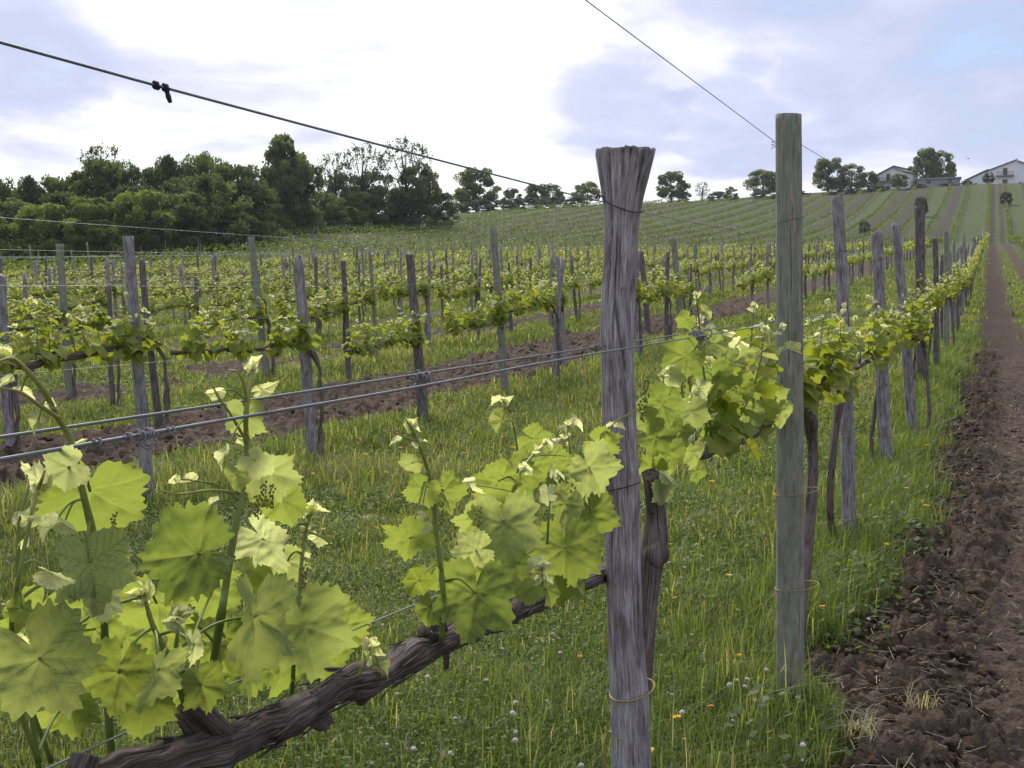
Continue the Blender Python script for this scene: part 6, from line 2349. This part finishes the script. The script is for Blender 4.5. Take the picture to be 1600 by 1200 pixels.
# ---------------------------------------------------------------- houses on the ridge
def box(mb, x0, x1, y0, y1, z0, z1, m=0):
    V = np.array([[x, y, z] for z in (z0, z1) for y in (y0, y1) for x in (x0, x1)])
    mb.add(V, [[0, 2, 3, 1], [4, 5, 7, 6], [0, 1, 5, 4], [2, 6, 7, 3], [0, 4, 6, 2], [1, 3, 7, 5]], None, m)


def prism(mb, prof, y0, y1, m=0):
    """profile (x, z) counter-clockwise seen from -y, extruded from y0 to y1"""
    n = len(prof)
    V = np.array([[x, y0, z] for x, z in prof] + [[x, y1, z] for x, z in prof])
    mb.add(V, [[i, (i + 1) % n, n + (i + 1) % n, n + i] for i in range(n)][::1], None, m)
    c0, c1 = len(V), len(V) + 1
    cx = sum(p[0] for p in prof) / n
    cz = sum(p[1] for p in prof) / n
    T = []
    for i in range(1, n - 1):
        T.append([0, i, i + 1])
        T.append([n, n + i + 1, n + i])
    mb.add(V, None, T, m)


def frame_box(mb, x0, x1, z0, z1, y, t=.08, d=.06):
    box(mb, x0, x1, y - d, y, z1 - t, z1)
    box(mb, x0, x1, y - d, y, z0, z0 + t)
    box(mb, x0, x0 + t, y - d, y, z0 + t, z1 - t)
    box(mb, x1 - t, x1, y - d, y, z0 + t, z1 - t)


def opening(root, name, x0, x1, z0, z1, y, pane='dark_glass'):
    m = MB()
    frame_box(m, x0, x1, z0, z1, y)
    o = m.build(name, [MAT['shutter_brown']], root, smooth=False)
    g = MB()
    box(g, x0 + .08, x1 - .08, y - .03, y - .004, z0 + .08, z1 - .08)
    g.build('pane', [MAT[pane]], o, smooth=False)


def balcony(root, x0, x1, z, y):
    m = MB()
    box(m, x0, x1, y - 1.2, y, z - .15, z)
    o = m.build('balcony', [MAT['concrete']], root, smooth=False)
    r = MB()
    box(r, x0, x1, y - 1.2, y - 1.14, z + .95, z + 1.03)
    box(r, x0, x1, y - 1.2, y - 1.15, z + .08, z + .13)
    for x in np.arange(x0, x1 + .01, .22):
        box(r, x - .02, x + .02, y - 1.19, y - 1.15, z, z + .95)
    r.build('railing', [MAT['shutter_brown']], o, smooth=False)


def house(px, f, zbase_py, rot, name, label):
    p = P(px, zbase_py, f)
    o = empty(name, (p[0], p[1], p[2]))
    o.rotation_euler[2] = PSI + R(rot) - 2 * math.atan((px - 800) / F0) * .5
    tag(o, label, 'house' if 'shed' not in name else 'shed')
    return o


def houses():
    k = 300 / F0
    # gabled house at the left
    o = house(1386, 302, 296, -22, 'farmhouse', 'small white gabled house with one balcony, left on the ridge')
    m = MB()
    prof = [(-5.0, -2), (4.6, -2), (4.6, 4.9), (1.5, 6.1), (1.5, 6.0), (-5.0, 3.4)]
    prism(m, [(-4.2, -2), (4.4, -2), (4.4, 4.8), (1.6, 6.0), (-4.2, 3.5)], 0, 11)
    m.build('wall', [MAT['white_plaster']], o, smooth=False)
    m = MB()
    prism(m, [(-4.9, 3.25), (1.9, 6.20), (1.9, 6.45), (-4.9, 3.5)], -.6, 11.4)
    prism(m, [(1.92, 5.72), (5.0, 4.55), (5.0, 4.78), (1.92, 5.98)], -.6, 11.4)
    m.build('roof', [MAT['roof_tile']], o, smooth=False)
    opening(o, 'door', -.3, .8, 2.3, 4.3, -.01)
    opening(o, 'window', -3.4, -2.4, .2, 1.4, -.01)
    opening(o, 'door', -.2, .9, -1.4, .9, -.01)
    opening(o, 'window', 2.4, 3.3, .3, 1.5, -.01)
    balcony(o, -2.6, 2.4, 2.25, 0)
    # low shed
    o = house(1466, 300, 291, 0, 'shed', 'low flat-roofed grey shed with two dark openings')
    m = MB()
    box(m, -5.6, 5.6, 0, 5, -2, 2.0)
    m.build('wall', [MAT['concrete']], o, smooth=False)
    m = MB()
    box(m, -5.9, 5.9, -.4, 5.3, 2.004, 2.35)
    m.build('roof', [MAT['concrete']], o, smooth=False)
    opening(o, 'window', -3.0, -1.9, .8, 1.7, -.01)
    opening(o, 'window', 2.4, 3.5, .9, 1.75, -.01)
    # balcony house at the right edge
    o = house(1570, 300, 291, 4, 'farmhouse', 'larger white house with a stepped sloping roof and balcony, right end of ridge')
    m = MB()
    prism(m, [(-9.6, -2), (-4.41, -2), (-4.41, 4.55), (-9.6, 2.1)], 1.2, 10)
    prism(m, [(-4.4, -2), (12, -2), (12, 3.2), (2.6, 6.9), (-4.4, 4.3)], 0, 11)
    m.build('wall', [MAT['white_plaster']], o, smooth=False)
    m = MB()
    prism(m, [(-10.4, 1.95), (-4.3, 4.85), (-4.3, 5.1), (-10.4, 2.2)], .7, 10.4)
    prism(m, [(-4.7, 4.3), (3.0, 7.15), (3.0, 7.4), (-4.7, 4.55)], -.5, 11.4)
    prism(m, [(3.02, 6.7), (12.6, 2.95), (12.6, 3.2), (3.02, 6.95)], -.5, 11.4)
    m.build('roof', [MAT['roof_tile']], o, smooth=False)
    opening(o, 'door', -.6, .5, 3.0, 5.0, -.01)
    opening(o, 'door', -.6, .6, -.4, 1.9, -.01)
    opening(o, 'window', 3.4, 4.2, -.2, 1.0, -.01)
    opening(o, 'window', -7.8, -7.0, .2, 1.2, 1.19)
    opening(o, 'window', 5.6, 6.6, 2.0, 3.3, -.01)
    balcony(o, -2.4, 2.2, 2.9, 0)


houses()


def bird():
    p = P(1513, 248, 180)
    o = empty('bird', p)
    tag(o, 'tiny dark bird in the pale sky between tree and house', 'bird')
    m = MB()
    u = np.linspace(0, 1, 14)
    pth = np.stack([(u - .5) * .42, 0 * u, .02 * np.sin(u * 3)], -1)
    V, Q, T, bk = tube(pth, .05 * np.sin(np.clip(u, .04, .97) * np.pi) ** .8 + .004, 10)
    m.add(V, Q, T, 0)
    m.build('body', [MAT['dark_feather']], o)
    for s in (-1, 1):
        m = MB()
        V = np.array([[.07, 0, .02], [-.08, 0, .02], [.05, s * .22, .07], [-.07, s * .20, .07], [-.03, s * .46, .04], [-.07, s * .44, .04], [.07, 0, .035], [-.08, 0, .03], [.05, s * .22, .08], [-.07, s * .20, .078], [-.03, s * .46, .045], [-.07, s * .44, .045]])
        m.add(V, [[0, 1, 3, 2], [2, 3, 5, 4], [6, 8, 9, 7], [8, 10, 11, 9], [0, 2, 8, 6], [2, 4, 10, 8], [1, 7, 9, 3], [3, 9, 11, 5], [4, 5, 11, 10]], None, 0)
        m.build('wing', [MAT['dark_feather']], o)


bird()

# ---------------------------------------------------------------- air
def haze():
    zs = [min((o.matrix_world @ Vector(c)).z for c in o.bound_box) for o in bpy.data.objects if o.name.startswith('ground')]
    bpy.context.view_layer.update()
    zmax = max((o.matrix_world @ Vector(c)).z for o in bpy.data.objects if o.type == 'MESH' for c in o.bound_box)
    mb = MB()
    box(mb, -1520, 1520, -1520, 1520, min(zs) - 1.0, zmax + 1.0)
    m, nt = newmat('haze')
    v = N(nt, 'ShaderNodeVolumePrincipled')
    v.inputs['Color'].default_value = (.86, .90, 1.0, 1)
    v.inputs['Density'].default_value = HAZE
    v.inputs['Anisotropy'].default_value = .3
    o = N(nt, 'ShaderNodeOutputMaterial')
    L(nt, v.outputs[0], o.inputs['Volume'])
    tag(mb.build('haze', [m], smooth=False), kind='stuff')


HAZE = 0.00013
haze()
